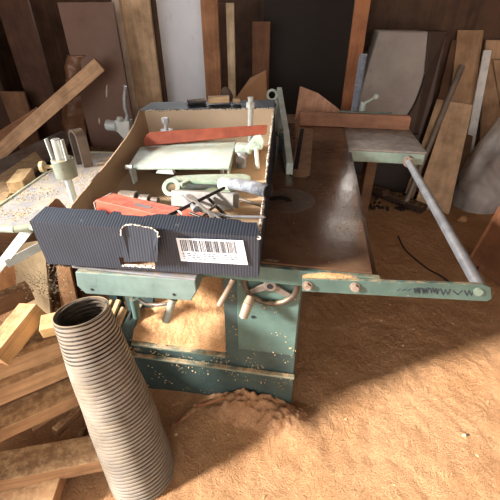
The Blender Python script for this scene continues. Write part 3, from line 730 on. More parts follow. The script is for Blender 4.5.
# rods, wrenches
RODM = painted('dark_rod', S(66, 58, 54), rough=.35, metal=.6, dust=.1, scale=30)
def rodthing(a, b, r, label, mat=RODM, name='steel_rod'):
    bm = B(); d = (b-a).normalized(); cyl(bm, a, b, r, r, 14); cyl(bm, b, b+d*r*1.2, r, r*.4, 14)
    return tag(obj(name, bm, mat, smooth=True), label, 'rod')
rodthing(Z(162, 219, .826), Z(224, 188, .822), .0048, 'long dark steel rod slanting across the grey channel and the red guard')
rodthing(Z(190, 213, .830), Z(214, 222, .826), .0036, 'short dark steel rod pointing down right towards the box front', RODM)
rodthing(Z(217, 216.5, .822), Z(264, 217, .824), .0036, 'thin light steel rod lying level by the front right corner of the box', STEEL)
def wrench(a, b, w, t, label, jaw=.4, group=None):
    d = (b-a).normalized(); s = d.cross(ZA).normalized(); bm = B(); L = (b-a).length
    o = [(0, -w*.8), (.02, -w*1.3), (.045, -w*1.2), (.06, -w*.5), (L-.055, -w*.5), (L-.035, -w*1.1), (L-.006, -w*1.25), (L, -w*.6), (L-.02, -w*.35), (L-.02, w*.35), (L, w*.6), (L-.006, w*1.25), (L-.035, w*1.1), (L-.055, w*.5), (.06, w*.5), (.045, w*1.2), (.02, w*1.3), (0, w*.8)]
    prism(bm, [a+d*x+s*y for x, y in o], (0, 0, t))
    return tag(obj('open_wrench', bm, painted('tool_steel', S(124, 116, 106), rough=.5, metal=.2, dust=.1, scale=30), bevel=.0012), label, 'wrench', group)
wrench(Z(188, 196, .822), Z(219, 222, .834), .008, .006, 'steel open-ended wrench topmost in the heap of tools in the box')
wrench(Z(192, 208, .812), Z(228, 219, .820), .007, .006, 'steel open-ended wrench lying flatter beneath the topmost wrench')
bm = B(); a, b = Z(182, 196, .81), Z(196, 210, .826); cyl(bm, a, b, .004, .008, 12)
tag(obj('centre_punch', bm, STEEL, smooth=True), 'tapered steel punch left of the topmost wrench', 'punch')
bm = B(); w0 = Z(178, 214, .822); annulus(bm, w0, XA, V((0, .5, .86)), .0095, .0045, V((0, .86, -.5))*.0022, 22)
prism(bm, [w0+V((-.008, -.002, -.006)), w0+V((.009, -.002, -.006)), w0+V((.011, -.012, -.024)), w0+V((-.006, -.012, -.024))], V((0, .86, -.5))*.0022)
tag(obj('lug_washer', bm, WHITEP), 'pale metal tab with a round hole at the box front', 'metal tab')

for (pa, pb, za, zb_, r_, lab, m_) in (
    ((206, 196), (226, 216), .815, .800, .0045, 'dark steel drill shank under the crossed wrenches', RODM),
    ((196, 222), (216, 205), .808, .815, .0040, 'grey steel pin beneath the long dark rod', STEEL_DK),
    ((240, 199), (262, 206), .740, .735, .0050, 'dull steel rod on the box floor right of the grey channel', STEEL_DK)):
    rodthing(Z(*pa, za), Z(*pb, zb_), r_, lab, m_)
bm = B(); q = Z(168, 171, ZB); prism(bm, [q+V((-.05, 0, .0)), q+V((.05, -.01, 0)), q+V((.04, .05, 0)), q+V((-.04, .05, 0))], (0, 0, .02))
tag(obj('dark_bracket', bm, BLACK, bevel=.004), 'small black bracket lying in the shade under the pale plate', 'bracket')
# clamp casting behind the box's left back corner
gx = thing('lever_casting', 'pale aluminium clamp with an upright lever behind the back left corner of the box', 'clamp', Y(118, 150, 1.80))
gy = 1.80
bm = B(); cyl(bm, Y(107, 125, gy), Y(117, 126, gy), .028, .026, 22); obj('barrel', bm, painted('blue_barrel', S(200, 214, 220), rough=.35, metal=.1), gx, bevel=.003)
bm = B(); prism(bm, [Y(113, 121, gy-.01), Y(129, 121, gy-.01), Y(130, 140, gy-.01), Y(126, 142, gy-.01), Y(118, 133, gy-.01), Y(112, 130, gy-.01)], (0, .05, 0)); obj('clamp_body', bm, painted('pale_aluminium', S(222, 228, 228), S(190, 200, 202), dust=.1), gx, bevel=.006)
bm = B(); cyl(bm, Y(120, 121, gy-.01), Y(120, 117.5, gy-.01), .016, seg=14); obj('cap_nut', bm, STR, gx, bevel=.002)
bm = B(); tube(bm, [Y(127, 120, gy), Y(127.5, 115, gy), Y(125, 108, gy), Y(124.5, 97, gy), Y(125.5, 86, gy)], [.014, .009, .010, .010, .008], 14); obj('lever', bm, STEEL, gx, smooth=True)
bm = B(); cyl(bm, Y(124, 138, gy+.03), V((Y(126, 140, gy+.03).x, gy+.03, .72)), .012); bx(bm, Y(126, 140, gy+.03).x-.04, Y(126, 140, gy+.03).x+.04, gy+.045, gy+.08, .02, .66); obj('bracket_arm', bm, GREEN_DK, gx)

# ------------------------------------------------------------------ corrugated hose
hp = [(D(81.5, 311, .945), .0655), (D(91, 338, .982), .0735), (D(103, 368, 1.02), .0815), (D(123, 417, 1.085), .093), (D(139, 460, 1.14), .098), (D(148, 486, 1.175), .098)]
def cr_(pts, n):
    out = []
    for i in range(len(pts)-1):
        p0, p1, p2, p3 = pts[max(i-1, 0)], pts[i], pts[i+1], pts[min(i+2, len(pts)-1)]
        for k in range(n):
            t = k/n; f = lambda a, b, c, d: .5*((2*b)+(-a+c)*t+(2*a-5*b+4*c-d)*t*t+(-a+3*b-3*c+d)*t**3)
            out.append((f(p0[0], p1[0], p2[0], p3[0]), f(p0[1], p1[1], p2[1], p3[1])))
    out.append(pts[-1]); return out
hs = cr_(hp, 400)
# resample by arclength
acc = [0]
for i in range(1, len(hs)): acc.append(acc[-1]+(hs[i][0]-hs[i-1][0]).length)
Lh = acc[-1]; pitch_h = .0125; per = 10; nn = int(Lh/pitch_h*per); pts = []; rr_ = []; j = 0
for i in range(nn+1):
    s = Lh*i/nn
    while j < len(acc)-2 and acc[j+1] < s: j += 1
    f = (s-acc[j])/max(1e-9, acc[j+1]-acc[j]); p = hs[j][0].lerp(hs[j+1][0], f); r = hs[j][1]*(1-f)+hs[j+1][1]*f
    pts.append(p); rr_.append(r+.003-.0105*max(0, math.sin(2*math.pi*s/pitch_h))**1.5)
bm = B(); tube(bm, pts, rr_, 56, caps=False)
for v in bm.verts:
    v.co += V((nz(v.co, 9, 1), nz(v.co, 9, 2), nz(v.co, 9, 3)))*.003
HOSE = painted('grey_plastic_duct', S(148, 138, 126), S(120, 110, 98), rough=.42, wear=.1, dust=.25, scale=10, bmp=0)
hoseroot = thing('corrugated_hose', 'grey corrugated dust extraction hose standing open-ended in front of the machine', 'hose', V((pts[-1].x, pts[-1].y, pts[-1].z)))
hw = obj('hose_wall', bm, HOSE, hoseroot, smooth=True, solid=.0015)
hw.data.materials.append(painted('duct_groove_shade', S(66, 58, 52), S(50, 44, 39), rough=.6, wear=.1, dust=.2, scale=10, bmp=0))  # darker colour for the groove faces, painting in the shade between ribs
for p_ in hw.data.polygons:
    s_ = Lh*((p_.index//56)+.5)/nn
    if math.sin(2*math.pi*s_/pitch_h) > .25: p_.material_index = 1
bm = B(); torus(bm, pts[0], (pts[0]-pts[8]), rr_[0], .0018, 56, 8); obj('rim', bm, plain('dusty_rim', S(150, 128, 102), .8), hoseroot, smooth=True)

# ------------------------------------------------------------------ lumber helper
def beam(name, a, b, w, h, label, c=S(196, 156, 110), cat='wood offcut', roll=0, group=None, up=ZA, contrast=.66, rough_end=False, dust=.65, bev=.002):
    d = (b-a); L = d.length; d.normalize(); s = V(up).cross(d).normalized(); u = d.cross(s)
    m = Matrix((d, s, u)).transposed() @ Matrix.Rotation(math.radians(roll), 3, 'X')
    bm = B(); box(bm, (0, 0, 0), (L, w, h))
    if rough_end or True:
        bmesh.ops.subdivide_edges(bm, edges=[e for e in bm.edges if abs((e.verts[0].co-e.verts[1].co).x) > L*.5], cuts=6)
        sd = random.random()*50
        for v in bm.verts: v.co += V((0, nz(v.co, 5, sd), nz(v.co, 5, sd+3)))*.0035
    mt = m.to_4x4(); mt.translation = (a+b)/2
    o = obj(name, bm, wood(c, XA, contrast, .8, 50, dust), bevel=bev, mtx=mt)
    return tag(o, label, cat, group)
def board(name, q, t, label, c, cat='board', contrast=.75, bev=.002, mat=None, dust=.1, group=None):
    """q: four or more world points of the front face; thickness t goes away from the camera"""
    n = (q[1]-q[0]).cross(q[-1]-q[0]).normalized()
    if n.dot(q[0]-CAM) < 0: n = -n
    g = (q[-1]-q[0]).normalized()
    bm = B(); prism(bm, q, n*t)
    return tag(obj(name, bm, mat or wood(c, g, 1-(1-contrast)*.6, .8, 40, dust), bevel=bev), label, cat, group)
random.seed(31)
G1 = 'offcuts heaped on the floor left of the hose'
beam('timber_offcut', Z(-40, 383, .36), Z(64, 344, .36), .035, .062, 'uppermost long pine beam in the heap left of the hose', S(186, 146, 104), group=G1)
beam('timber_offcut', Z(-40, 410, .295), Z(74, 362, .295), .04, .066, 'long pine beam directly beneath the uppermost one in the heap', S(192, 150, 108), group=G1)
beam('timber_offcut', Z(-40, 443, .215), Z(90, 384, .215), .085, .05, 'flat dusty beam low in the heap, touching the hose', S(176, 134, 94), group=G1)
beam('timber_offcut', Z(-6, 360, .40), Z(34, 309, .44), .075, .06, 'thick sawn block slanting up left of the hose mouth', S(206, 160, 108), group=G1, roll=-12)
beam('timber_offcut', Z(42, 326, .44), Z(62, 322, .44), .06, .04, 'short rough block sprinkled with sawdust beside the hose mouth', S(222, 186, 130), group=G1, roll=8, dust=.9)
beam('timber_offcut', Z(-20, 330, .42), Z(22, 352, .38), .02, .03, 'thin pinkish lath tucked behind the thick slanting block', S(196, 150, 120), group=G1)
beam('timber_offcut', Z(48, 372, .14), Z(96, 395, .10), .03, .03, 'thin stick poking out under the flat dusty beam', S(150, 108, 74), group=G1)
beam('timber_offcut', Z(30, 425, .16), Z(86, 392, .14), .03, .035, 'narrow stick fanned out just below the flat dusty beam', S(168, 122, 84), group=G1)
beam('timber_offcut', Z(55, 432, .12), Z(92, 396, .12), .025, .03, 'narrow steep stick leaning against the foot of the hose', S(156, 110, 76), group=G1)
beam('timber_offcut', Z(80, 440, .08), Z(98, 402, .08), .02, .03, 'shortest stick at the foot of the hose', S(140, 98, 68), group=G1)
beam('timber_offcut', Z(-40, 480, .13), Z(110, 450, .10), .09, .06, 'wide plank at the very bottom of the heap', S(170, 130, 92), group=G1)
beam('timber_offcut', Z(-40, 500, .07), Z(60, 490, .07), .09, .05, 'wide plank lying on the floor in front of the heap', S(190, 146, 104), group=G1)
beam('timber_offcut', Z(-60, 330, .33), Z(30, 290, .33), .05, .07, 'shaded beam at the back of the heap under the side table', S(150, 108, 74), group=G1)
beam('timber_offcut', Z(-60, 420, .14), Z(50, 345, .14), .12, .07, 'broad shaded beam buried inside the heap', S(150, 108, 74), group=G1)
# sticks between hose and machine
beam('wood_strip', Z(97, 330, .34), Z(112, 300, .40), .012, .012, 'thin dark strip leaning right of the hose mouth', S(130, 92, 62), cat='wood strip')
beam('wood_strip', Z(104, 334, .34), Z(119, 300, .40), .016, .012, 'wider pale strip leaning between the hose and the pedestal', S(206, 160, 112), cat='wood strip')
beam('wood_strip', Z(112, 338, .30), Z(126, 308, .36), .03, .012, 'broad dusty strip leaning against the machine plinth', S(190, 150, 106), cat='wood strip', dust=.8)
beam('wood_strip', V((-.33, .735, .055)), Z(225, 396, .12), .012, .012, 'long stick lying in the sawdust at the foot of the machine', S(150, 96, 62), cat='wood strip')
beam('wood_strip', Z(168, 428, .05), Z(196, 408, .06), .014, .01, 'short stick lying in front of the dark machine plinth', S(140, 88, 58), cat='wood strip')
# boards under the side table
G2 = 'boards leaning under the side table'
def lean(pxs, zs, y): return [Y(a, b, y + (c if c else 0)) for (a, b), c in zip(pxs, zs)]
board('leaning_board', [Y(-25, 345, 1.12), Y(30, 340, 1.12), Y(22, 256, 1.22), Y(-25, 262, 1.22)], .015, 'orange-brown board leaning under the side table by the picture edge', S(196, 140, 90), group=G2)
board('leaning_board', [Y(22, 335, 1.08), Y(52, 330, 1.08), Y(44, 240, 1.2), Y(12, 245, 1.2)], .015, 'pale khaki board leaning under the side table struts', S(166, 142, 106), group=G2)
board('leaning_board', [Y(44, 330, 1.16), Y(84, 335, 1.16), Y(76, 255, 1.26), Y(40, 252, 1.26)], .015, 'dark brown board leaning behind the cobweb', S(140, 96, 62), group=G2)
board('leaning_board', [Y(64, 330, 1.12), Y(84, 332, 1.12), Y(70, 268, 1.18), Y(56, 266, 1.18)], .012, 'narrow tan board leaning behind the hose mouth', S(180, 132, 88), group=G2)
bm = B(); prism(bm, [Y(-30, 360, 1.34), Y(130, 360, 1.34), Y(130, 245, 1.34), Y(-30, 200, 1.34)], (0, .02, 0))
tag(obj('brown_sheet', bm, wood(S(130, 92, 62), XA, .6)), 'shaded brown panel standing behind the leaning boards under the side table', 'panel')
# unseen plank stack, added to keep low sun off hose, offcuts and plinth
random.seed(77)
for k in range(11):
    y1 = .72+random.uniform(-.05, .05); y0 = -.24+.03*k*.3+random.uniform(-.03, .03)
    beam('sun_blocker_plank', V((-1.8, y0, .055+k*.074)), V((-1.8, y1, .055+k*.074)), .2-.004*k, .068, 'unseen plank added to block low sun on the left', S(160, 120, 84), cat='plank', group='unseen planks added to shade the lower left', up=ZA)
# cobweb
bm = B(); random.seed(13); wc = Y(42, 284, .93)
for i in range(46):
    a = random.uniform(0, 6.28); l = random.uniform(.01, .07); p = wc+V((random.gauss(0, .025), random.gauss(0, .02), random.gauss(0, .018)))
    q = p+V((math.cos(a)*l, random.uniform(-.04, .04), math.sin(a)*l*.6)); mid = p.lerp(q, .5)-V((0, 0, .008))
    tube(bm, [p, mid, q], .00035, 4)
for i in range(260):
    p = wc+V((random.gauss(0, .065), random.gauss(0, .02), random.gauss(0, .045))); s = random.uniform(.0008, .0032); box(bm, p, (s*random.uniform(1, 2.4), s, s))
for i in range(26): # threads tied to the strut and boards
    p = wc+V((random.gauss(0, .03), 0, random.gauss(0, .02))); q = Y(random.choice((2, 20, 60, 75, 18, 50)), random.choice((250, 262, 300, 308)), random.uniform(.9, 1.05)); tube(bm, [p, p.lerp(q, .5)-V((0, 0, .01)), q], .0003, 4)
tag(obj('cobweb', bm, plain('dusty_cobweb', S(220, 200, 170), .9)), 'dusty cobweb full of sawdust hanging under the side table', 'cobweb', kind='stuff')

# ------------------------------------------------------------------ sawdust on machine
bm = B()
def cov(u, v):
    x = -.548+.33*u; e = min(u, 1-u, v, 1-v)
    y = .797+.205*v; z = .296+.254*v
    k = min(1, e*8)
    h = .004+k*(.010+.010*nz((x, y, z), 9, 3)+.005*nz((x, y, z), 30, 3)+.0025*nz((x, y, z), 90, 5))
    return V((x, y-h*.78, z+h*.62))
grid(bm, cov, 90, 80)
tag(obj('sawdust_layer', bm, SAW2, smooth=True), 'thick orange sawdust covering the sloping machine cover', 'sawdust', kind='stuff')
bm = B()
def ledg(u, v):
    p = Y(302+70*u, 278, .745); x = p.x; y = .745+.026*v; k = math.sin(math.pi*min(1, u*1.05))**.4 if 0 < u < .95 else 0
    return V((x, y, .678+.019*k*math.sin(math.pi*v)+.0018*nz((x, y), 160, 1)))
grid(bm, ledg, 80, 14); tag(obj('sawdust_ridge', bm, SAW2, smooth=True), 'ridge of sawdust along the green front bar', 'sawdust', kind='stuff')
random.seed(17)
def on_front():
    x = random.uniform(-.56, .016); z = random.choice((random.uniform(.05, .3), random.gauss(.23, .03), random.uniform(.3, .62)))
    if z > .3 and x < -.2: return None
    if nz((x, z), 14, 2) < 0: return None
    return (x, BYF-.0085 if z > .22 else BYF-.0065, z)
scatter('sawdust_crumbs', on_front, 900, .002, .0065, 'sawdust crumbs clinging to the green machine front')
def on_top():
    return (random.uniform(-.08, .18), random.uniform(.79, 1.7), .7006) if random.random() < .5 else (random.uniform(.0, .17), random.uniform(.95, 1.35), .7006)
_ot = on_top
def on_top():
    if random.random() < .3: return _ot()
    c = random.choice(((342, 196), (341, 227), (341, 227))); q = Z(c[0]+random.gauss(0, 8), c[1]+random.gauss(0, 6), .7006)  # most specks bunch up to paint the window glare; the rest is sawdust
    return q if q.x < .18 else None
scatter('glare_and_dust_specks', on_top, 800, .0008, .0026, 'fine pale specks on the rust-brown iron top, massed to stand for window glare')
def on_floor():
    x, y = random.uniform(-.6, 1.2), random.uniform(.2, 1.9)
    if x > 0 and random.random() < .75: return None
    if x < .02 and .78 < y: return None
    return (x, y, floor_h(x, y)+.001)
scatter('wood_chips', on_floor, 900, .003, .009, 'small wood chips strewn over the sawdust floor', 'wood chips')
# front sawdust heap
bm = B()
def heap(u, v):
    x = -.34+.42*u; y = .62+.17*v
    k = max(0, 1-((u-.55)/.5)**2)*v**1.6*(1+.5*nz((x, y), 12, 8))
    f = floor_h(x, y)
    return V((x, y, f-.012+.062*k*(1+.55*nz((x, y), 18, 6)+.3*nz((x, y), 60, 2))))
grid(bm, heap, 120, 60); tag(obj('sawdust_pile', bm, sawdust('sawdust_shavings', S(206, 160, 122), S(170, 122, 84), 6), smooth=True), 'heap of sawdust against the foot of the machine', 'sawdust', kind='stuff')

# ------------------------------------------------------------------ things behind, right side
G3 = 'boards leaning against the back wall at the right'
def leanb(bl, br, tr, tl, t, label, c, zb=.03, yt=3.12, name='leaning_board', **k):
    """bottom corners on the floor, top corners near the wall, drawn long enough to reach it"""
    return board(name, [Z(*bl, zb), Z(*br, zb), Y(*tr, yt), Y(*tl, yt)], t, label, c, group=G3, **k)
# extrapolated above the photograph's upper border
board('leaning_board', [Z(414, 206, .035), Z(449, 214, .035), Y(473, 105, 3.05), Y(449, 101, 3.05)], .018, 'wide tan board leaning on the back wall, right of the grey pole', S(224, 188, 152), group=G3)
board('leaning_board', [Z(417, 184, .035), Z(430, 186, .035), Y(470, 40, 3.17), Y(452, 40, 3.17)], .018, 'dark brown board leaning behind the grey pole', S(112, 80, 58), group=G3)
board('leaning_board', [Z(404, 196, .035), Z(413, 199, .035), Y(443, 100, 3.06), Y(437, 99, 3.06)], .014, 'narrow pale board leaning left of the wide tan board', S(224, 190, 152), group=G3)
board('leaning_board', [Z(449, 205, .035), Z(462, 205, .035), Y(478, 105, 3.17), Y(472, 105, 3.17)], .018, 'brown board edge leaning just right of the wide tan board', S(128, 94, 68), group=G3)
board('leaning_board', [Z(440, 190, .035), Z(462, 190, .035), Y(484, 30, 3.17), Y(458, 30, 3.17)], .015, 'tall tan board leaning behind the wide tan board', S(184, 148, 114), group=G3)
board('painted_batten', [Z(457, 190, .036), Z(466, 191, .036), Y(492, 50, 3.08), Y(484, 50, 3.08)], .03, 'white-painted batten leaning left of the plastic bag', S(208, 204, 198), cat='batten', mat=painted('white_batten', S(236, 234, 230), dust=0, wear=.3, wearcol=S(140, 120, 100)))
board('leaning_board', [Z(478, 181, .035), Z(508, 181, .035), Y(512, 40, 3.15), Y(486, 40, 3.15)], .018, 'tan board leaning on the wall behind the plastic bag', S(194, 158, 124), group=G3)
board('leaning_board', [Z(512, 181, .035), Z(536, 182, .035), Y(530, 60, 3.12), Y(493, 60, 3.12)], .018, 'greyish board leaning rightmost behind the plastic bag', S(178, 146, 112), group=G3)
bm = B(); cyl(bm, Z(405, 204, .06), Y(462, 66, 3.02), .019, .022, 20); tag(obj('grey_pole', bm, painted('grey_pole', S(150, 136, 124), dust=0, wear=.3, rough=.4, metal=.3), smooth=True), 'grey round pole leaning between the boards at the back wall', 'pole')
# right front brown board near bag
board('plywood_sheet', [Z(466, 262, .035), Z(520, 300, .035), Z(540, 210, .42), Z(500, 204, .42)], .012, 'brown panel leaning low in the sawdust right of the steel rod', S(130, 84, 54), cat='panel')
# grey hood
mh = thing('machine_hood', 'large grey rounded machine hood behind the wooden crosscut fence', 'machine', V((.85, 2.95, 0)))
HM = painted('grey_hood', S(164, 156, 150), S(146, 138, 132), rough=.5, dust=.25, wear=.25, scale=5)
hy = 2.85
xl, xr = Y(356, 150, hy).x, Y(398, 150, hy).x
prf = [(xl-.03, .05), (xr-.02, .05), (xr+.0, .55)]
zt = Y(372, 60, hy).z
ptsx = [V((xl-.06, hy, .05)), V((xr-.05, hy, .05)), V((xr-.03, hy, .58))]+[V((xr-.03+.09*math.sin(t)*1.0, hy, .60+.30*(1-math.cos(t)))) for t in [i/8*math.pi/2 for i in range(1, 9)]]+[V((xr+.02, hy, 1.15)), V((xl+.02, hy, 1.15)), V((xl-.06, hy, .60))]
low = [V((xl-.07, hy-.01, .04)), V((xr+.13, hy-.01, .04)), V((xr+.13, hy-.01, .50)), V((xl-.07, hy-.01, .50))]
bm = B(); prism(bm, low, (0, .3, 0)); obj('dark_base', bm, painted('dark_brown_base', S(48, 34, 27), dust=.2, scale=5), mh, bevel=.006)
bm = B(); prism(bm, ptsx, (0, .3, 0)); obj('hood_front', bm, HM, mh, bevel=.01)
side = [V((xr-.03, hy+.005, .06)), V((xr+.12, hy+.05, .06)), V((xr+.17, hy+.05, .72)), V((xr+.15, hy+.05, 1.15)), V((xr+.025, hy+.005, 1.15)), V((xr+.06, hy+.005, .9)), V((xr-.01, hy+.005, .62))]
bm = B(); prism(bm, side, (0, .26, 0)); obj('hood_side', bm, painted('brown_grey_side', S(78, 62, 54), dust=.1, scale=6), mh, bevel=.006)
tb = B(); tube(tb, [p+V((0, -.004, 0)) for p in ptsx[2:11]], .006, 8); obj('edge_trim', tb, BLACK, mh, smooth=True)
# orange brown post and striped offcut behind the fence
bm = B(); a_, b_ = Y(338, 130, 2.5), Y(352, 130, 2.5); bx(bm, a_.x, b_.x-.01, 2.46, 2.52, .0, 1.45); tag(obj('wooden_post', bm, wood(S(168, 110, 72), ZA, .7)), 'orange-brown wooden post left of the grey machine hood', 'post')
board('wedge_offcut', [Y(293, 131, 2.3), Y(345, 131, 2.3), Y(339, 109, 2.33), Y(318, 93, 2.36), Y(300, 86, 2.37)], .03, 'pinkish wedge-shaped offcut with saw marks standing behind the crosscut fence', S(216, 166, 136), cat='wood offcut', contrast=.6)
bm = B(); bx(bm, -.5, .46, 2.225, 2.45, .60, .70); bx(bm, -.4, -.34, 2.24, 2.4, .02, .60); bx(bm, .36, .42, 2.24, 2.4, .02, .60)
tag(obj('rear_shelf', bm, wood(S(120, 86, 58), XA, .7), bevel=.003), 'dark wooden shelf behind the iron top carrying the offcut', 'shelf')
# dark cabinet behind
bm = B(); x0, x1 = Y(262, 120, 2.9).x, Y(345, 120, 2.9).x; bx(bm, x0, x1, 2.9, 3.15, .02, 1.5); tag(obj('dark_cabinet', bm, plain('dark_cabinet', S(34, 24, 20), .8)), 'nearly black cabinet behind the rip fence', 'cabinet')
# plastic bag
bag = thing('plastic_bag', 'clear crumpled plastic bag of shavings slumped at the right edge', 'bag', Z(490, 205, .03))
bc = Z(484, 213, .03); bm = B()
def bagf(u, v, k=1.0, top=.70):
    a = 2*math.pi*u; z = top*v
    r = .235*(math.sin(math.pi*min(1, .16+v*.80)))**.55*k
    if v > .8: r *= 1-.5*(v-.8)/.2
    p = V((math.cos(a), math.sin(a), 0)); f = 1+.16*nz(p*1.6+ZA*z*2, 1.5, 3)+.07*math.sin(a*7+z*11)*v
    r *= 1-.25*v; q = V((bc.x+r*f*p.x*1.0-.03+.16*v, bc.y+.12+r*f*p.y, .035+z*(1-.35*p.x*v**3)+.04*nz(p*2, 1.3, 8)*v))
    return q
BN = 64
def ring_mesh(bm, fn, nu, nv):
    vs = [[bm.verts.new(fn(i/nu, j/nv)) for j in range(nv+1)] for i in range(nu)]
    for i in range(nu):
        for j in range(nv): bm.faces.new((vs[i][j], vs[(i+1) % nu][j], vs[(i+1) % nu][j+1], vs[i][j+1]))
    bm.faces.new([vs[i][0] for i in range(nu)][::-1]); return vs
ring_mesh(bm, lambda u, v: bagf(u, v), BN, 40); obj('bag_film', bm, plastic(), bag, smooth=True)
bm = B(); vs = ring_mesh(bm, lambda u, v: bagf(u, v*.55, .94)+V((0, 0, .004+.03*nz((math.cos(6.28*u), math.sin(6.28*u)), 2, 3)*v)), BN, 30); c = bm.verts.new((bc.x+.02, bc.y+.12, .035+.70*.58))
for i in range(BN): bm.faces.new((vs[i][30], vs[(i+1) % BN][30], c))
obj('shavings', bm, sawdust('brown_shavings', S(150, 112, 84), S(104, 74, 54), 5), bag, smooth=True)
# small things on the floor at the right
q = Z(462, 219, .055); bm = B(); bmesh.ops.create_icosphere(bm, subdivisions=2, radius=.03, matrix=Matrix.Translation(q))
for v in bm.verts: v.co = q+(v.co-q)*(1+.5*nz(v.co, 25, 1))*1.0; v.co.z = max(v.co.z, .032)
tag(obj('wood_lump', bm, wood(S(196, 146, 100), XA)), 'small pale lump of wood on the floor before the plastic bag', 'wood offcut')
beam('floor_batten', Z(368, 188, .06), Z(424, 209, .06), .09, .05, 'dirty dark batten lying in the sawdust under the extension table', S(70, 50, 38), cat='batten')
beam('floor_batten', Z(356, 180, .06), Z(386, 194, .10), .05, .04, 'grimy short batten crossing the dark one on the floor', S(86, 60, 44), cat='batten')
board('dark_offcut', [Z(352, 196, .04), Z(368, 202, .04), Z(372, 178, .2), Z(356, 174, .2)], .02, 'dark brown square offcut propped under the extension table', S(80, 54, 38), cat='wood offcut')
random.seed(41); bm = B()
for i in range(60):
    p = Z(random.uniform(366, 424), random.uniform(188, 210), .05); box(bm, p, (random.uniform(.01, .05), random.uniform(.008, .02), random.uniform(.01, .02)), Matrix.Rotation(random.uniform(0, 3), 3, 'Z'))
tag(obj('dark_debris', bm, plain('dark_debris', S(52, 38, 30), .95)), 'dark scraps and dirt on the floor beside the battens', 'debris', kind='stuff')
cb_ = [Z(398, 236, .05), Z(404, 248, .045), Z(414, 258, .05), Z(428, 269, .045), Z(444, 278, .05), Z(470, 300, .05)]
bm = B(); tube(bm, [a[0] for a in cr_([(p, 0) for p in cb_], 8)], .0045, 8)
tag(obj('power_cable', bm, BLACK, smooth=True), 'thin black cable curving over the sawdust beneath the steel rod', 'cable')
cb_ = [Z(478, 286, .05), Z(474, 274, .05), Z(482, 264, .05), Z(494, 262, .05), Z(508, 266, .05)]
bm = B(); tube(bm, [a[0] for a in cr_([(p, 0) for p in cb_], 8)], .005, 8)
tag(obj('power_cable', bm, BLACK, smooth=True), 'black cable loop half buried by the right end of the front bar', 'cable')

# ------------------------------------------------------------------ things behind, left side and middle
def upright(name, x0, x1, y, z1, label, c, t=.02, cat='board', mat=None, py=110, z0=.02, group=None):
    a, b = Y(x0, py, y), Y(x1, py, y)
    bm = B(); bx(bm, a.x, b.x, y, y+t, z0, z1)
    return tag(obj(name, bm, mat or wood(c, ZA, .72, .8, 40, 0), bevel=.002), label, cat, group)
G4 = 'panels standing upright behind the box'
upright('upright_board', 137, 163, 2.55, 1.35, 'tan panel standing just left of the pale blue one', S(226, 194, 158), group=G4)
upright('wooden_post', 130.5, 136.5, 2.5, 1.4, 'cream-painted post standing behind the lever clamp', S(230, 212, 190), cat='post', t=.04)
upright('upright_board', 164, 211, 2.72, 1.36, 'pale blue-white panel standing behind the box', S(200, 204, 216), mat=painted('pale_blue_panel', S(236, 240, 250), S(222, 228, 240), dust=0, wear=.1, scale=4), group=G4)
upright('wooden_post', 163, 168, 2.6, 1.4, 'dark narrow post left of the pale blue panel', S(80, 56, 40), cat='post')
upright('upright_board', 207, 222, 2.6, 1.32, 'brown board standing just right of the pale blue panel', S(176, 126, 90), group=G4)
upright('wooden_post', 229, 236, 2.62, 1.3, 'pale post standing behind the wood chunks', S(206, 184, 152), cat='post')
upright('upright_board', 222, 230, 2.8, 1.3, 'dark brown board deep in the gap behind the box', S(90, 62, 44), group=G4)
board('cardboard_sheet', [V((Y(235, 112, 2.5).x, 2.42, .03)), V((Y(268, 112, 2.5).x, 2.42, .03)), Y(268, 112, 2.5), Y(266, 70, 2.6), Y(250, 78, 2.6), Y(235, 99, 2.52)], .008, 'brown cardboard sheet standing left of the dark cabinet', S(170, 126, 90), mat=card('brown_sheet', S(172, 128, 92)), cat='cardboard')
upright('upright_board', 252, 268, 2.78, 1.2, 'shaded brown panel standing behind the cardboard sheet', S(120, 82, 56), group=G4)
upright('upright_board', 83, 131, 2.3, 1.3, 'plum-brown panel with white paint drips standing behind the side table', S(104, 74, 62), mat=painted('plum_brown_panel', S(112, 82, 68), S(98, 70, 58), dust=0, wear=.1, scale=4), group=G4)
pd = bpy.data.objects['standing_panel.004'] if False else None
pan = [o for o in bpy.data.objects if o.get('label', '').startswith('plum-brown')][0]
for (a, b) in (((107, 85), (106.5, 97)), ((99, 118), (99.5, 124))):
    bm = B(); tube(bm, [Y(a[0], a[1], 2.299), Y((a[0]+b[0])/2, (a[1]+b[1])/2, 2.299), Y(b[0], b[1], 2.299)], [.003, .006, .003], 8)
    o = obj('paint_drip', bm, WHITEP, None); o.parent = pan
# crumpled wrap
bm = B()
def wrapf(u, v):
    a = Y(61+24*u, 152, 2.32); b = Y(66+20*u, 55, 2.32); p = a.lerp(b, v); e = min(u, 1-u)
    return p+V((0, -.05*math.sin(math.pi*u)-.03*nz(p, 11, 2)-.012*nz(p, 30, 4), 0))+V((.02*nz((0, 0, p.z), 9, 5)*(1 if u > .5 else 0), 0, 0))
grid(bm, wrapf, 24, 70); tag(obj('crumpled_wrap', bm, plain('brown_wrap', S(128, 92, 70), .4), smooth=True, solid=.006), 'crumpled brown wrapping paper hanging between dark panels at the left', 'wrapping paper')
upright('upright_board', 6, 29, 2.5, .77, 'short light brown board standing behind the diagonal plank', S(128, 94, 68), group=G4)
upright('upright_board', -40, 9, 2.6, 1.4, 'dark brown panel standing leftmost behind the diagonal plank', S(70, 48, 36), group=G4)
upright('upright_board', 30, 58, 2.62, 1.4, 'dark chocolate panel standing left of the crumpled wrap', S(84, 56, 42), group=G4)
beam('diagonal_plank', Y(-40, 187, 1.85), Y(100, 64, 2.2), .05, .08, 'long tan plank rising diagonally in the back left', S(208, 170, 134), cat='plank', dust=.1)
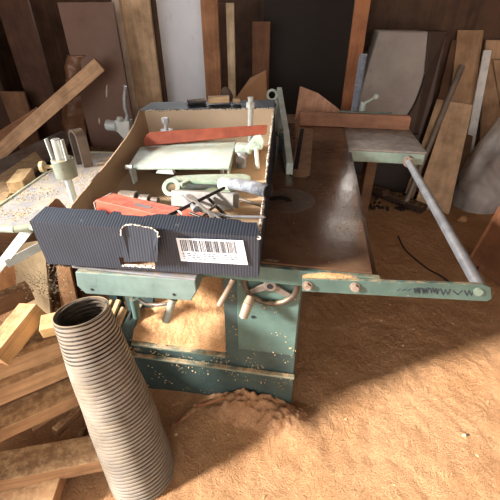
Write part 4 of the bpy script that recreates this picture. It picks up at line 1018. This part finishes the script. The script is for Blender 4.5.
beam('diagonal_plank', Y(-30, 158, 2.15), Y(40, 112, 2.3), .03, .07, 'thin brown plank slanting behind the long diagonal one', S(150, 108, 78), cat='plank', dust=.1)
board('grey_sheet', [Z(-15, 185, .55), Z(62, 152, .55), Z(76, 134, .55), Z(63, 130, .55), Z(-15, 166, .55)], .02, 'grey-brown sheet lying behind the side table under the diagonal plank', S(118, 106, 100), cat='sheet')
board('grey_sheet', [Z(-15, 196, .50), Z(70, 160, .50), Z(84, 150, .50), Z(84, 138, .50), Z(-15, 178, .5)], .02, 'darker sheet lying just beneath the grey-brown one', S(80, 68, 62), cat='sheet')
bm = B(); a = Z(40, 150, .5); bx(bm, -1.9, -.93, 1.75, 2.25, .44, .478)
for (x, y) in ((-1.85, 1.8), (-.97, 1.8), (-1.85, 2.2), (-.97, 2.2)): bx(bm, x-.03, x+.03, y-.03, y+.03, .0, .44)
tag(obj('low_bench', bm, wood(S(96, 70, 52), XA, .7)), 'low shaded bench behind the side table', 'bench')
board('khaki_board', [Z(-20, 232, .64), Z(16, 186, .66), Z(43, 160, .66), Z(35, 151, .67), Z(-20, 188, .66)], .02, 'khaki board lying along the far edge of the side table', S(164, 138, 104), cat='board', dust=.5)
beam('pine_block', Z(16, 188, .69), Z(27, 173, .69), .055, .045, 'small pale pine block resting on the khaki board', S(226, 190, 140), cat='wood block')
# chunks on box back flap
fl = BLt.lerp(BRt, .45)
beam('wood_chunk', V((-.50, 1.775, .902)), V((-.40, 1.80, .905)), .045, .03, 'pale sawn wood chunk resting on the box back flap', S(216, 184, 144), cat='wood chunk', bev=.006)
beam('wood_chunk', V((-.385, 1.80, .897)), V((-.35, 1.81, .898)), .04, .014, 'flat pale wood chip beside the sawn chunk on the flap', S(206, 172, 130), cat='wood chunk', bev=.004)
bm = B(); q = Y(226.5, 100, 1.9); bmesh.ops.create_icosphere(bm, subdivisions=3, radius=1, matrix=Matrix.Translation(q) @ Matrix.Diagonal((.032, .03, .062, 1)))
for v in bm.verts: v.co = q+(v.co-q)*(1+.35*nz(v.co, 18, 1)); 
tag(obj('bark_lump', bm, plain('grey_bark', S(120, 102, 88), .9, 0, .3, 60), smooth=True), 'grey-brown lump of bark standing on the flap right of the sawn chunk', 'bark')
beam('dark_scrap', V((-.60, 1.765, .892)), V((-.52, 1.80, .893)), .05, .012, 'dark grey flat scrap on the box back flap left of the sawn chunk', S(80, 76, 78), cat='scrap', bev=.003)

# ------------------------------------------------------------------ light
sd = bpy.data.lights.new('sun', 'SUN'); sd.energy = 15.5; sd.angle = math.radians(8); sd.color = (1.0, .97, .93)
so = bpy.data.objects.new('sun', sd); COL.objects.link(so)
el = math.radians(23); hd = V((.89, .456, 0)).normalized()
so.rotation_euler = (hd*math.cos(el)+V((0, 0, -math.sin(el)))).to_track_quat('-Z', 'Y').to_euler()
w = bpy.data.worlds.new('world'); sc.world = w; w.use_nodes = True
bg = w.node_tree.nodes['Background']; bg.inputs[0].default_value = (1.0, .94, .87, 1); bg.inputs[1].default_value = 2.1
sc.cycles.use_denoising = True
sc.cycles.max_bounces = 8; sc.cycles.diffuse_bounces = 5
sc.view_settings.view_transform = 'Standard'; sc.view_settings.look = 'None'; sc.view_settings.gamma = 1
sc.view_settings.exposure = 0.12
